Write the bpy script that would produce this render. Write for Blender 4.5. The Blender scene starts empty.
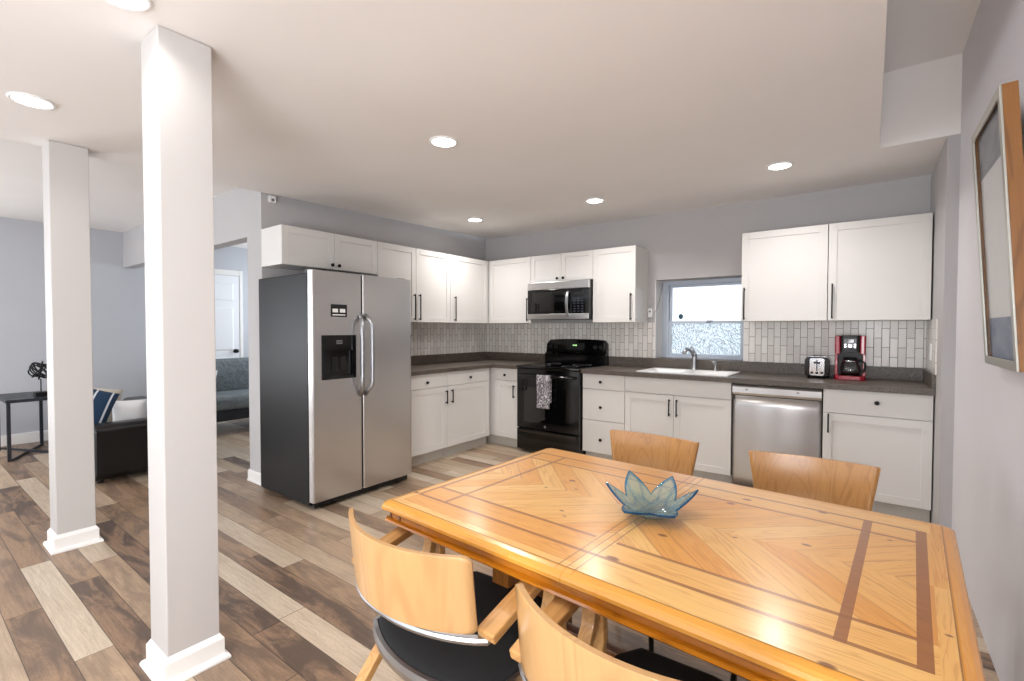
import bpy, bmesh, math, random
from mathutils import Vector, Matrix, noise as mnoise
PI = math.pi
random.seed(7)
sc = bpy.context.scene
C = sc.collection

# ------------------------------------------------------------------ camera
CAM = Vector((4.0003, -4.7479, 1.3038)); YAW, PITCH, ROLL, FOC = .6444, .0239, .0011, 476.4
fw = Vector((-math.sin(YAW)*math.cos(PITCH), math.cos(YAW)*math.cos(PITCH), -math.sin(PITCH)))
rt = fw.cross(Vector((0, 0, 1))).normalized(); up = rt.cross(fw)
r2 = math.cos(ROLL)*rt + math.sin(ROLL)*up; u2 = -math.sin(ROLL)*rt + math.cos(ROLL)*up
cd = bpy.data.cameras.new('camera'); cam = bpy.data.objects.new('camera', cd); C.objects.link(cam)
m = Matrix((r2, u2, -fw)).transposed().to_4x4(); m.translation = CAM
cam.matrix_world = m
cd.sensor_fit = 'HORIZONTAL'; cd.sensor_width = 36; cd.lens = FOC/1024*36; cd.clip_start = .05; cd.clip_end = 200
sc.camera = cam

# ------------------------------------------------------------------ world, light, exposure
sc.view_settings.view_transform = 'Standard'; sc.view_settings.look = 'None'
sc.view_settings.gamma = 1; sc.view_settings.use_curve_mapping = False
sc.view_settings.exposure = 0.5
sc.cycles.use_denoising = True
sc.cycles.max_bounces = 8; sc.cycles.diffuse_bounces = 5; sc.cycles.glossy_bounces = 4
sc.cycles.transmission_bounces = 8; sc.cycles.transparent_max_bounces = 12
sc.cycles.caustics_reflective = False; sc.cycles.caustics_refractive = False
sc.cycles.sample_clamp_indirect = 6
w = bpy.data.worlds.new('daylight'); sc.world = w; w.use_nodes = True
bg = w.node_tree.nodes['Background']; bg.inputs[0].default_value = (.80, .90, 1.0, 1); bg.inputs[1].default_value = 1.45

def area(name, loc, rot, size, power, color=(1, 1, 1), shape='RECTANGLE', size_y=None, spread=PI):
    l = bpy.data.lights.new(name, 'AREA'); l.energy = power; l.color = color; l.shape = shape; l.size = size
    if size_y: l.size_y = size_y
    l.spread = spread
    o = bpy.data.objects.new(name, l); o.location = loc; o.rotation_euler = Vector(rot).to_track_quat('-Z', 'Y').to_euler(); C.objects.link(o)
    return o
# unseen fill lights added to brighten the rooms, tinted like window daylight
area('fill_rear', (1.6, -7.3, 1.35), (.1, 1, .6), 2.6, 14, (.96, .98, 1), size_y=1.8)
area('fill_side', (4.30, -6.3, 1.25), (-.9, .5, .6), 2.2, 135, (.97, .98, 1), size_y=1.8)
area('fill_living', (-3.6, -6.0, 1.4), (1, .3, .2), 2.2, 130, (.93, .96, 1), size_y=1.8)
area('fill_back_room', (-2.6, -.25, 1.6), (0, -1, 0), 1.2, 26, (.85, .93, 1), size_y=1.4)
LAMP_POWER = 6.5

# ------------------------------------------------------------------ node helpers
def lin(c): 
    return tuple(((x/255)/12.92 if x/255 <= .04045 else ((x/255+.055)/1.055)**2.4) for x in c) + (1,)
class NT:
    def __init__(s, name):
        s.m = bpy.data.materials.new(name); s.m.use_nodes = True; s.t = s.m.node_tree; s.n = s.t.nodes; s.l = s.t.links
        s.b = s.n['Principled BSDF']; s.out = s.n['Material Output']
    def put(s, sock, v):
        if isinstance(v, V): v = v.s
        if isinstance(v, bpy.types.NodeSocket): s.l.new(v, sock)
        elif isinstance(v, (tuple, list)) and len(v) == 3 and sock.type == 'RGBA': sock.default_value = tuple(v)+(1,)
        else: sock.default_value = v
    def math(s, op, a, b=0., c=None):
        n = s.n.new('ShaderNodeMath'); n.operation = op; s.put(n.inputs[0], a); s.put(n.inputs[1], b)
        if c is not None: s.put(n.inputs[2], c)
        return V(s, n.outputs[0])
    def mix(s, f, a, b, blend='MIX'):
        n = s.n.new('ShaderNodeMix'); n.data_type = 'RGBA'; n.blend_type = blend
        s.put(n.inputs[0], f); s.put(n.inputs[6], a); s.put(n.inputs[7], b); return n.outputs[2]
    def obj(s):
        n = s.n.new('ShaderNodeTexCoord'); return n.outputs['Object']
    def gen(s, k): return s.n.new('ShaderNodeTexCoord').outputs[k]
    def sep(s, v):
        n = s.n.new('ShaderNodeSeparateXYZ'); s.put(n.inputs[0], v); return [V(s, o) for o in n.outputs]
    def comb(s, x=0., y=0., z=0.):
        n = s.n.new('ShaderNodeCombineXYZ'); s.put(n.inputs[0], x); s.put(n.inputs[1], y); s.put(n.inputs[2], z); return n.outputs[0]
    def noise(s, vec, scale=5, detail=3, rough=.5, dist=0., dim='3D'):
        n = s.n.new('ShaderNodeTexNoise'); s.put(n.inputs['Vector'], vec); s.put(n.inputs['Scale'], scale)
        n.inputs['Detail'].default_value = detail; n.inputs['Roughness'].default_value = rough; n.inputs['Distortion'].default_value = dist
        return V(s, n.outputs['Fac'])
    def rnd(s, vec):
        n = s.n.new('ShaderNodeTexWhiteNoise'); n.noise_dimensions = '3D'; s.put(n.inputs[0], vec); return V(s, n.outputs['Value'])
    def ramp(s, f, stops):
        n = s.n.new('ShaderNodeValToRGB'); s.put(n.inputs[0], f); e = n.color_ramp.elements
        while len(e) < len(stops): e.new(.5)
        for i, (p, c) in enumerate(stops): e[i].position = p; e[i].color = c
        return n.outputs[0]
    def attr(s, name, k='Fac'):
        n = s.n.new('ShaderNodeAttribute'); n.attribute_name = name; o = n.outputs[k]; return V(s, o) if k == 'Fac' else o
    def bump(s, h, strength=.3, dist=.01):
        n = s.n.new('ShaderNodeBump'); s.put(n.inputs['Height'], h); n.inputs['Strength'].default_value = strength; n.inputs['Distance'].default_value = dist
        s.l.new(n.outputs[0], s.b.inputs['Normal'])
    def set(s, **k):
        for a, v in k.items():
            s.put(s.b.inputs[{'color': 'Base Color', 'rough': 'Roughness', 'metal': 'Metallic', 'trans': 'Transmission Weight', 'ior': 'IOR', 'coat': 'Coat Weight', 'coatr': 'Coat Roughness', 'spec': 'Specular IOR Level', 'sheen': 'Sheen Weight', 'emit': 'Emission Color', 'es': 'Emission Strength', 'aniso': 'Anisotropic', 'alpha': 'Alpha'}[a]], v)
        return s
class V:
    def __init__(s, t, sock): s.t = t; s.s = sock
    def __add__(s, o): return s.t.math('ADD', s, o)
    def __sub__(s, o): return s.t.math('SUBTRACT', s, o)
    def __mul__(s, o): return s.t.math('MULTIPLY', s, o)
    def __truediv__(s, o): return s.t.math('DIVIDE', s, o)
    def abs(s): return s.t.math('ABSOLUTE', s)
    def floor(s): return s.t.math('FLOOR', s)
    def fract(s): return s.t.math('FRACT', s)
    def lt(s, o): return s.t.math('LESS_THAN', s, o)
    def gt(s, o): return s.t.math('GREATER_THAN', s, o)
    def max(s, o): return s.t.math('MAXIMUM', s, o)
    def min(s, o): return s.t.math('MINIMUM', s, o)
    def pow(s, o): return s.t.math('POWER', s, o)
    def near(s, c, h): return (s-c).abs().lt(h)
    def smooth(s, a, b):
        n = s.t.n.new('ShaderNodeMapRange'); n.interpolation_type = 'SMOOTHSTEP'; s.t.put(n.inputs[0], s); n.inputs[1].default_value = a; n.inputs[2].default_value = b
        return V(s.t, n.outputs[0])

def paint(name, rgb, rough=.6, var=.02, bump=.04, scale=120, **k):
    t = NT(name); o = t.obj(); n = t.noise(o, scale, 3)
    c = lin(rgb); d = tuple(x*(1-var*3) for x in c[:3])+(1,)
    t.set(color=t.mix(t.noise(o, 2.3, 4), d, c), rough=rough, **k)
    if bump: t.bump(n, bump, .002)
    return t.m
M = {}
M['wall'] = paint('wall_paint', (188, 186, 187), .75)
M['wall_lit'] = paint('lit_wall_paint', (226, 225, 230), .7)  # wall paint lightened to carry the light falling on the right wall
M['wall_cool'] = paint('living_wall_paint', (196, 199, 206), .75)
M['ceiling'] = paint('ceiling_paint', (242, 239, 237), .85)
M['column'] = paint('column_paint', (194, 191, 189), .6)
M['trim'] = paint('trim_paint', (240, 239, 237), .35, .01)
M['cab'] = paint('cabinet_lacquer', (226, 224, 221), .38, .01, .02)
M['cab_in'] = paint('cabinet_shadow_gap', (196, 192, 186), .6, .01, 0)
M['toe'] = paint('toe_kick_paint', (196, 192, 184), .5, .03, .02)
M['black_metal'] = paint('black_metal', (26, 26, 27), .38, .05, .02, metal=.6)
M['black_gloss'] = paint('black_enamel', (10, 10, 11), .10, .02, 0)
M['black_plastic'] = paint('black_plastic', (14, 14, 16), .42, .05, .02)
M['grey_plastic'] = paint('grey_plastic', (120, 122, 126), .4, .05, .02)
M['white_plastic'] = paint('white_plastic', (240, 240, 240), .35, .01, 0)
M['outlet_hole'] = paint('outlet_slot', (60, 60, 62), .5, 0, 0)
M['fridge_side'] = paint('fridge_side_enamel', (12, 12, 14), .38, .1, .25, 260, spec=.22)
M['leather'] = paint('black_leather', (11, 11, 13), .32, .1, .25, 90)
M['red'] = paint('red_enamel', (150, 8, 38), .22, .02, 0, coat=.5)
M['navy'] = paint('navy_fabric', (32, 58, 84), .9, .1, .3, 300)
M['cream'] = paint('cream_fabric', (214, 206, 190), .9, .1, .3, 300)
M['white_cloth'] = paint('white_fabric', (232, 232, 232), .9, .05, .3, 300)
M['chrome'] = paint('chrome', (215, 215, 218), .12, 0, 0, metal=1)
M['brushed'] = paint('brushed_aluminium', (176, 178, 182), .36, .03, .03, metal=1)
M['console'] = paint('dark_grey_metal', (44, 48, 56), .4, .05, .03, metal=.3)
M['door'] = paint('door_paint', (238, 240, 244), .4, .01, 0)
M['vinyl'] = paint('window_vinyl', (196, 206, 220), .35, .01, 0)
M['screw'] = paint('hinge_cap', (70, 70, 72), .4, 0, 0)

def steel(name, axis, base=(196, 194, 193), rough=.28):
    t = NT(name); x, y, z = t.sep(t.obj())
    v = t.comb(x*(4 if axis != 'x' else 300), y*(4 if axis != 'y' else 300), z*(4 if axis != 'z' else 300))
    n = t.noise(v, 1, 3); big = t.noise(t.obj(), 2.2, 2)
    t.set(color=t.mix(big, lin(base), lin(tuple(min(255, c+14) for c in base))), metal=1.0, rough=big*.10 + (rough-.03))
    return t.m
M['steel'] = steel('stainless_steel', 'z')
M['steel_v'] = steel('stainless_steel_vertical_grain', 'y')

def make_floor_mat():
    t = NT('plank_floor'); uv = t.n.new('ShaderNodeUVMap'); uv.uv_map = 'plank'; u, v, _ = t.sep(uv.outputs[0])
    tone = t.attr('tone'); seed = t.attr('seed'); L = t.attr('length')
    su = u + seed*37.0
    grain = t.noise(t.comb(su*1.6, v*42, seed*9), 1, 5, .6, 1.2)
    fine = t.noise(t.comb(su*7, v*160, seed*5), 1, 3, .6)
    ring = t.noise(t.comb(su*2.2, v*13, seed*3), 1, 2, .5, 2.5)
    rings = ((ring*14).fract()-.5).abs()*2
    smoke = t.noise(t.comb(su*2.0, v*9, seed*21), 1, 5, .65, .8)
    base = t.ramp(tone, [(0, lin((150, 122, 98))), (.35, lin((166, 136, 108))), (.65, lin((190, 165, 138))), (1, lin((216, 202, 182)))])
    dark = t.ramp(tone, [(0, lin((92, 76, 66))), (.4, lin((116, 98, 84))), (.75, lin((154, 134, 114))), (1, lin((176, 158, 136)))])
    sm = smoke.smooth(.42, .62) * t.math('SUBTRACT', 1.15, tone)
    c = t.mix(sm.min(1.), base, dark)
    c = t.mix((grain.smooth(.45, .75))*.40, c, dark)
    c = t.mix(rings.smooth(.0, .35)*.0 + (t.math('SUBTRACT', 1., rings.smooth(0., .35)))*.34, c, dark)
    c = t.mix((fine-.5)*.9 + .14, c, t.mix(.5, dark, lin((60, 50, 44))))
    edge = v.lt(.0016).max(v.gt(.1219)).max(u.lt(.002)).max(t.math('GREATER_THAN', u, L-.002))
    c = t.mix(edge*.75, c, lin((48, 38, 32)))
    t.set(color=c, rough=grain*.12+.30, spec=.45)
    t.bump(fine*.4+grain*.5-edge*2, .12, .002)
    return t.m
M['floor'] = make_floor_mat()

def make_tile(axis):
    t = NT('stacked_tile_'+axis); x, y, z = t.sep(t.obj()); a = x if axis == 'x' else y
    col = ((a-3.375)/.05); ci = col.floor(); off = (ci/2.).fract()*2*.075
    row = (z - 1.162 + off)/.15; ri = row.floor()
    fu = (col.fract()-.5).abs(); fv = (row.fract()-.5).abs()
    g = fu.gt(.5-.034).max(fv.gt(.5-.0115))
    rn = t.rnd(t.comb(ci, ri, 3.))
    c = t.mix(rn, lin((218, 214, 208)), lin((240, 237, 232)))
    c = t.mix(t.noise(t.comb(a*30, z*12, rn*20), 1, 3).smooth(.55, .8)*.25, c, lin((186, 180, 172)))
    c = t.mix(g, c, lin((112, 106, 100)))
    t.set(color=c, rough=g*.5+.22)
    t.bump((fu.smooth(.5-.034, .5-.06)).min(fv.smooth(.5-.012, .5-.022)), .25, .002)
    return t.m
M['tile'] = make_tile('x'); M['tile_y'] = make_tile('y')

def make_counter():
    t = NT('speckled_laminate'); o = t.obj()
    a = t.noise(o, 260, 2); b = t.noise(o, 90, 3); d = t.noise(o, 420, 1)
    c = t.mix(a.smooth(.42, .6), lin((62, 54, 49)), lin((98, 88, 80)))
    c = t.mix(b.smooth(.55, .68)*.8, c, lin((44, 38, 35)))
    c = t.mix(d.smooth(.58, .66)*.8, c, lin((170, 160, 148)))
    t.set(color=c, rough=.34, spec=.4); return t.m
M['counter'] = make_counter()

def wood(name, c0, c1, c2, axis='x', scale=1., rough=.32, coat=.3, ringf=9.):
    t = NT(name); p = list(t.sep(t.obj())); ax = 'xyz'.index(axis)
    q = [p[i]*((1.3 if i == ax else 13)*scale) for i in range(3)]
    q2 = [p[i]*((5 if i == ax else 170)*scale) for i in range(3)]
    n = t.noise(t.comb(*q), 1, 2, .5, 1.0); f = t.noise(t.comb(*q2), 1, 3)
    rings = ((n*ringf).fract()-.5).abs()*2
    c = t.mix(n, lin(c0), lin(c1)); c = t.mix((t.math('SUBTRACT', 1., rings.smooth(0., .5)))*.45, c, lin(c2))
    c = t.mix((f-.4)*.5, c, lin(c2))
    t.set(color=c, rough=rough, coat=coat, coatr=.15); t.bump(f, .06, .001); return t.m
M['beech'] = wood('pale_beech_ply', (206, 164, 112), (192, 148, 96), (172, 128, 80), 'z', .6, .3, .3, 4)
M['beech_x'] = wood('beech_bentwood', (208, 162, 102), (192, 142, 84), (164, 114, 64), 'y', 1, .3, .3, 5)
M['oak_ply'] = wood('orange_oak_ply', (200, 148, 86), (184, 130, 70), (154, 102, 50), 'z', .8, .3, .3, 9)
M['frame_wood'] = wood('oak_frame', (160, 108, 52), (138, 90, 40), (92, 56, 24), 'z', 1., .4, .2, 8)
M['apron'] = wood('amber_pine', (206, 134, 34), (184, 112, 24), (130, 74, 12), 'x', 1., .2, .5, 8)
M['pedestal'] = wood('dark_pine', (142, 88, 36), (118, 70, 26), (80, 46, 16), 'z', 1., .3, .3, 8)

TL, TW = .695, .462      # table half length and half width
def make_tabletop():
    t = NT('inlaid_pine_top'); x, y, z = t.sep(t.obj()); ax, ay = x.abs(), y.abs()
    qx, qy = x.gt(0.), y.gt(0.)
    s = (ax-ay)*.7071; al = (ax+ay)*.7071
    inl = ax.lt(.63)*ay.lt(.250)
    # plank across / along coordinates in each zone
    bx = (ax.gt(.64)); by = (t.math('SUBTRACT', 1., bx))*ay.gt(.25)
    across = t.math('ADD', t.math('ADD', inl*s, bx*ax), by*ay)
    along = t.math('ADD', t.math('ADD', inl*al, bx*y), by*x)
    pid = (across/.068).floor()
    border = t.math('ADD', bx*2, by*3)
    seed = t.comb(pid + qx*17 + qy*41, border*5, 1.)
    r = t.rnd(seed)
    gr = t.noise(t.comb(along*2.2, across*34, r*30), 1, 3, .5, .7)
    fi = t.noise(t.comb(along*8, across*240, r*10), 1, 3)
    rings = ((gr*7).fract()-.5).abs()*2
    c = t.mix(r, lin((226, 160, 74)), lin((246, 206, 130)))
    c = t.mix(t.noise(t.comb(along*3, across*9, r*7), 1, 3)*.7, c, lin((224, 156, 72)))
    c = t.mix((t.math('SUBTRACT', 1., rings.smooth(0., .45)))*.38, c, lin((190, 118, 50)))
    c = t.mix((fi-.45)*.4, c, lin((176, 108, 46)))
    pe = (across/.068).fract(); c = t.mix((pe.lt(.03).max(pe.gt(.975)))*inl*.35, c, lin((150, 88, 38)))
    # knots
    kn = None
    for kx, ky, kr in [(-.33, .10, .013), (-.36, -.02, .007), (-.27, .03, .007), (-.20, -.16, .007), (-.17, -.19, .006), (-.66, -.34, .011), (.06, -.33, .016),
                       (.20, .30, .013), (.17, .23, .012), (.40, .33, .012), (.50, -.43, .013), (.40, .05, .011), (.25, -.02, .006), (.10, -.13, .012), (.56, .22, .006), (.655, -.20, .006)]:
        dx = (x-kx)/kr; dy = (y-ky)/(kr*.6); d = (dx*dx+dy*dy+gr*.8-.4)
        e = t.math('SUBTRACT', 1., d.smooth(.3, 1.8)); kn = e if kn is None else kn.max(e)
    c = t.mix(kn*.85, c, lin((110, 52, 20)))
    # inlay strips of darker wood
    inside = ax.lt(.645)*ay.lt(.345)
    strip = ((x-.622).abs().lt(.011)*ay.lt(.345)).max((x-.508).abs().lt(.010)*ay.lt(.345))
    thin = ((x+.640).abs().lt(.006)*ay.lt(.345)).max((x+.520).abs().lt(.006)*ay.lt(.345))
    thin = thin.max((ay-.340).abs().lt(.006)*x.gt(-.64)*x.lt(.612)).max((ay-.250).abs().lt(.006)*x.gt(-.64)*x.lt(.612)*ax.gt(.03))
    sc_ = t.mix(t.noise(t.comb(x*20, y*60, 1.), 1, 3), lin((160, 98, 48)), lin((126, 68, 30)))
    c = t.mix(strip*.9, c, sc_); c = t.mix(thin*.8, c, sc_)
    mid = (ax-.022).abs().lt(.0022)*ay.lt(.45); c = t.mix(mid*.6, c, lin((130, 76, 34)))
    groove = ((ax-(TL-.028)).abs().lt(.0022)*ay.lt(TW-.026)).max((ay-(TW-.028)).abs().lt(.0022)*ax.lt(TL-.026)).max(ax.lt(.0012))
    c = t.mix(groove*.75, c, lin((110, 62, 24)))
    edge = ax.gt(TL-.028).max(ay.gt(TW-.028)); c = t.mix(edge*.7, c, lin((222, 148, 26)))
    t.set(color=c, rough=.30, coat=.6, coatr=.19, spec=.5)
    t.bump(gr*.25+fi*.2-groove*3, .05, .002); return t.m
M['top'] = make_tabletop()

def make_seat():
    t = NT('black_seat_fabric'); o = t.obj(); n = t.noise(o, 500, 2)
    t.set(color=t.mix(n, lin((9, 9, 10)), lin((24, 24, 26))), rough=.9); t.bump(n, .3, .001); return t.m
M['seat'] = make_seat()
def make_grey_fabric():
    t = NT('grey_sofa_fabric'); o = t.obj(); n = t.noise(o, 9, 4, .6, 1.)
    t.set(color=t.mix(n, lin((84, 92, 96)), lin((128, 138, 142))), rough=.85); t.bump(n, .8, .05); return t.m
M['grey_fabric'] = make_grey_fabric()
def make_towel():
    t = NT('patterned_tea_towel'); x, y, z = t.sep(t.obj())
    w1 = t.noise(t.comb(x*22, y*5, z*11), 1, 2, .5, 2.5); ln = (w1-.5).abs().lt(.03)
    bd = x.near(.0, .5)
    t.set(color=t.mix(ln, lin((104, 100, 106)), lin((222, 220, 222))), rough=.9); return t.m
M['towel'] = make_towel()
def make_striped():
    t = NT('navy_striped_fabric'); x, y, z = t.sep(t.obj()); s = ((x)*9).fract().lt(.12)
    t.set(color=t.mix(s, lin((30, 56, 84)), lin((214, 220, 226))), rough=.9); return t.m
M['striped'] = make_striped()

def make_glass(name, tint=(1, 1, 1), rough=0., bump=None):
    t = NT(name); t.set(color=tint, trans=1., rough=rough, ior=1.45)
    if bump:
        v = t.n.new('ShaderNodeTexVoronoi'); v.inputs['Scale'].default_value = bump; t.put(v.inputs['Vector'], t.obj())
        t.bump(V(t, v.outputs['Distance']), .9, .02)
    return t.m
M['clear_glass'] = make_glass('clear_glass')
M['window_clear'] = make_glass('bright_window_glass', (.98, .99, 1), .35)
M['window_pattern'] = make_glass('patterned_privacy_glass', (.95, .98, 1), .06, 85)
def make_picglass():
    t = NT('picture_glass'); t.set(color=(.02, .02, .02), rough=.03, spec=.7, alpha=.07); return t.m
M['pic_glass'] = make_picglass()
def make_dark_glass():
    t = NT('black_oven_glass'); t.set(color=lin((8, 8, 9)), rough=.05, spec=.6, coat=.4, coatr=.02); return t.m
M['dark_glass'] = make_dark_glass()
def make_bowl_glass():
    t = NT('blue_art_glass'); rim = t.attr('rim'); body = t.mix(t.noise(t.obj(), 22, 2, .5, .6), (.86, .98, 1.0), (.42, .86, .96))
    c = t.mix(rim, body, (.02, .36, .95))
    t.set(color=c, trans=.86, rough=.02, ior=1.38)
    return t.m
M['bowl'] = make_bowl_glass()
def emis(name, col, s):
    t = NT(name); t.set(color=(.9, .9, .9), emit=col, es=s, rough=.5); return t.m
M['lamp'] = emis('lit_lamp_lens', (1, .97, .92), 7)
M['display'] = emis('green_clock_digits', (.35, .8, .2), 1.2)
M['foliage'] = paint('outdoor_leaf', (70, 110, 120), .6, .3, 0)
def make_art():
    t = NT('abstract_print'); x, y, z = t.sep(t.obj())
    n = t.noise(t.comb(y*5, z*9, 0.), 1, 4, .6, 1.)
    lower = t.mix(n, lin((92, 110, 140)), lin((188, 196, 210)))
    c = t.mix(z.lt(-.27), lin((236, 238, 240)), lower)
    c = t.mix(z.gt(.26)*n.gt(.3), c, t.mix(n, lin((84, 90, 104)), lin((206, 208, 214))))
    t.set(color=c, rough=.6); return t.m
M['art'] = make_art()
M['mat_silver'] = paint('silver_liner', (196, 196, 188), .35, .05, .02, metal=.5)
M['exterior'] = paint('white_exterior', (235, 238, 242), .8)

# ------------------------------------------------------------------ geometry helpers
class MB:
    def __init__(s): s.bm = bmesh.new(); s.mi = 0
    def _f(s, vs, smooth=False):
        try:
            f = s.bm.faces.new(vs); f.material_index = s.mi; f.smooth = smooth; return f
        except ValueError: return None
    def box(s, x0, x1, y0, y1, z0, z1):
        v = [s.bm.verts.new((x, y, z)) for x in (x0, x1) for y in (y0, y1) for z in (z0, z1)]
        for q in ((0, 1, 3, 2), (4, 6, 7, 5), (0, 4, 5, 1), (2, 3, 7, 6), (0, 2, 6, 4), (1, 5, 7, 3)): s._f([v[i] for i in q])
        return s
    def loft(s, rings, smooth=False, cap=True, closed=True):
        R_ = [[s.bm.verts.new(p) for p in r] for r in rings]; n = len(R_[0])
        for a, b in zip(R_, R_[1:]):
            for i in range(n if closed else n-1): s._f([a[i], a[(i+1) % n], b[(i+1) % n], b[i]], smooth)
        if cap and closed: s._f(R_[0][::-1]); s._f(R_[-1])
        return s
    def prism(s, poly, z0, z1):            # outline in xy extruded along z
        return s.loft([[(x, y, z0) for x, y in poly], [(x, y, z1) for x, y in poly]])
    def prof(s, poly, x0, x1):             # outline in yz extruded along x
        return s.loft([[(x0, y, z) for y, z in poly], [(x1, y, z) for y, z in poly]])
    def cyl(s, a, b, r, r2=None, n=16, smooth=True):
        a, b = Vector(a), Vector(b); d = (b-a).normalized(); p = d.orthogonal().normalized(); q = d.cross(p); r2 = r if r2 is None else r2
        return s.loft([[c+rr*(math.cos(2*PI*i/n)*p+math.sin(2*PI*i/n)*q) for i in range(n)] for c, rr in ((a, r), (b, r2))], smooth)
    def tube(s, pts, r, n=10, closed=False):
        pts = [Vector(p) for p in pts]; N = len(pts); rings = []; p = None
        for i in range(N):
            t = (pts[(i+1) % N]-pts[i-1]) if closed or 0 < i < N-1 else (pts[1]-pts[0] if i == 0 else pts[-1]-pts[-2])
            t.normalize(); p = t.orthogonal().normalized() if p is None else (p-t*p.dot(t)).normalized(); q = t.cross(p)
            rr = r[i] if isinstance(r, (list, tuple)) else r
            rings.append([pts[i]+rr*(math.cos(2*PI*k/n)*p+math.sin(2*PI*k/n)*q) for k in range(n)])
        if closed: rings.append(rings[0])
        return s.loft(rings, True, not closed)
    def ribbon(s, pts, w, th, side=(1, 0, 0)):   # rectangular section swept on a path, width along side
        pts = [Vector(p) for p in pts]; side = Vector(side).normalized(); N = len(pts); rings = []
        for i in range(N):
            t = pts[min(i+1, N-1)]-pts[max(i-1, 0)]; t.normalize(); nn = t.cross(side).normalized()
            ww = w[i] if isinstance(w, (list, tuple)) else w
            rings.append([pts[i]+side*ww/2*a+nn*th/2*b for a, b in ((-1, -1), (1, -1), (1, 1), (-1, 1))])
        return s.loft(rings)
    def lathe(s, prof, c=(0, 0, 0), n=28, smooth=True):
        return s.loft([[(c[0]+r*math.cos(2*PI*i/n), c[1]+r*math.sin(2*PI*i/n), c[2]+z) for i in range(n)] for r, z in prof], smooth)
    def build(s, name, mats, parent=None, bevel=0., seg=2, sub=0, weld=False):
        if weld: bmesh.ops.remove_doubles(s.bm, verts=s.bm.verts, dist=1e-5)
        bmesh.ops.recalc_face_normals(s.bm, faces=s.bm.faces)
        me = bpy.data.meshes.new(name); s.bm.to_mesh(me); s.bm.free()
        for x in (mats if isinstance(mats, (list, tuple)) else [mats]): me.materials.append(M[x] if isinstance(x, str) else x)
        o = bpy.data.objects.new(name, me); C.objects.link(o); o.parent = parent
        if bevel:
            b = o.modifiers.new('bevel', 'BEVEL'); b.width = bevel; b.segments = seg; b.limit_method = 'ANGLE'; b.angle_limit = .6; b.harden_normals = False
        if sub:
            b = o.modifiers.new('sub', 'SUBSURF'); b.levels = b.render_levels = sub
        return o
def tag(o, label=None, cat=None, group=None, kind=None):
    if label: o['label'] = label
    if cat: o['category'] = cat
    if group: o['group'] = group
    if kind: o['kind'] = kind
    return o
def thing(name, label, cat, loc=(0, 0, 0), rz=0., group=None):
    o = bpy.data.objects.new(name, None); o.empty_display_size = .1; C.objects.link(o); o.location = loc; o.rotation_euler = (0, 0, rz)
    return tag(o, label, cat, group)
def struct(o): o['kind'] = 'structure'; return o
def bx(name, mat, x0, x1, y0, y1, z0, z1, parent=None, bevel=0.):
    return MB().box(x0, x1, y0, y1, z0, z1).build(name, mat, parent, bevel)
def copy_tree(o, parent=None):
    c = o.copy(); C.objects.link(c); c.parent = parent
    for ch in [x for x in bpy.data.objects if x.parent == o]: copy_tree(ch, c)
    return c
def rrect(x0, x1, y0, y1, r, n=5):
    out = []
    for cx, cy, a0 in ((x1-r, y0+r, -PI/2), (x1-r, y1-r, 0), (x0+r, y1-r, PI/2), (x0+r, y0+r, PI)):
        for k in range(n+1): a = a0+PI/2*k/n; out.append((cx+r*math.cos(a), cy+r*math.sin(a)))
    return out

# ================================================================== SETTING
ZC, ZL = 2.46, 2.533
XN, XA, YA = 4.404, 4.347, -.949       # near right wall, alcove side wall, alcove corner
# floor of individual planks in one mesh
def build_floor():
    bm = bmesh.new(); uvl = bm.loops.layers.uv.new('plank')
    lt = bm.faces.layers.float.new('tone'); ls = bm.faces.layers.float.new('seed'); ll = bm.faces.layers.float.new('length')
    known = {  # row index: (first joint x, {joint number: tone})
        -1: (.93, {0: .25, -1: .40}), 0: (.33, {0: .92, -1: .35, 1: .55}), 1: (.77, {0: .05, -1: .38, 1: .9}), 2: (.56, {-1: .85, 0: .52, 1: .5}),
        3: (-.11, {0: .02, 1: .30, -1: .5}), 4: (.72, {0: .05, 1: .08, -1: .3}), 5: (.70, {0: .93, 1: .85, -1: .3}), 6: (1.198, {0: .08, -1: .42, 1: .8}),
        7: (1.46, {-1: .88, 0: .42, 1: .8}), 8: (.9, {-1: .62, 0: .7, 1: .85}), 9: (.72, {-1: .25, 0: .55, 1: .75}), 10: (1.4, {-1: .55, 0: .6, 1: .7}), 11: (.5, {-1: .35, 0: .8, 1: .6})}
    rnd = random.Random(11); W = .1235
    k = -27
    while -4.31+W*k < 0.15:
        y0 = -4.31+W*k
        x0, tones = known.get(k, (rnd.uniform(0, 1.2), {}))
        j0 = math.floor((-3.9-x0)/1.2)
        for j in range(j0, 9):
            a, b = x0+1.2*j, x0+1.2*(j+1)
            if a > 4.6: break
            a2, b2 = max(a, -3.9), min(b, 4.6)
            if b2 <= a2: continue
            tone = tones.get(j, rnd.choice([.05, .2, .4, .55, .7, .85, .95] if y0 < -2 else [.3, .5, .7, .8, .9, .95]))
            f = bm.faces.new([bm.verts.new(p) for p in ((a2, y0, 0), (b2, y0, 0), (b2, y0+W, 0), (a2, y0+W, 0))])
            for l, (u, v) in zip(f.loops, ((a2-a, 0), (b2-a, 0), (b2-a, W), (a2-a, W))): l[uvl].uv = (u, v)
            f[lt] = tone; f[ls] = rnd.random(); f[ll] = 1.2
        k += 1
    me = bpy.data.meshes.new('floor'); bm.to_mesh(me); bm.free(); me.materials.append(M['floor'])
    o = bpy.data.objects.new('floor', me); C.objects.link(o); struct(o)
build_floor()

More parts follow.
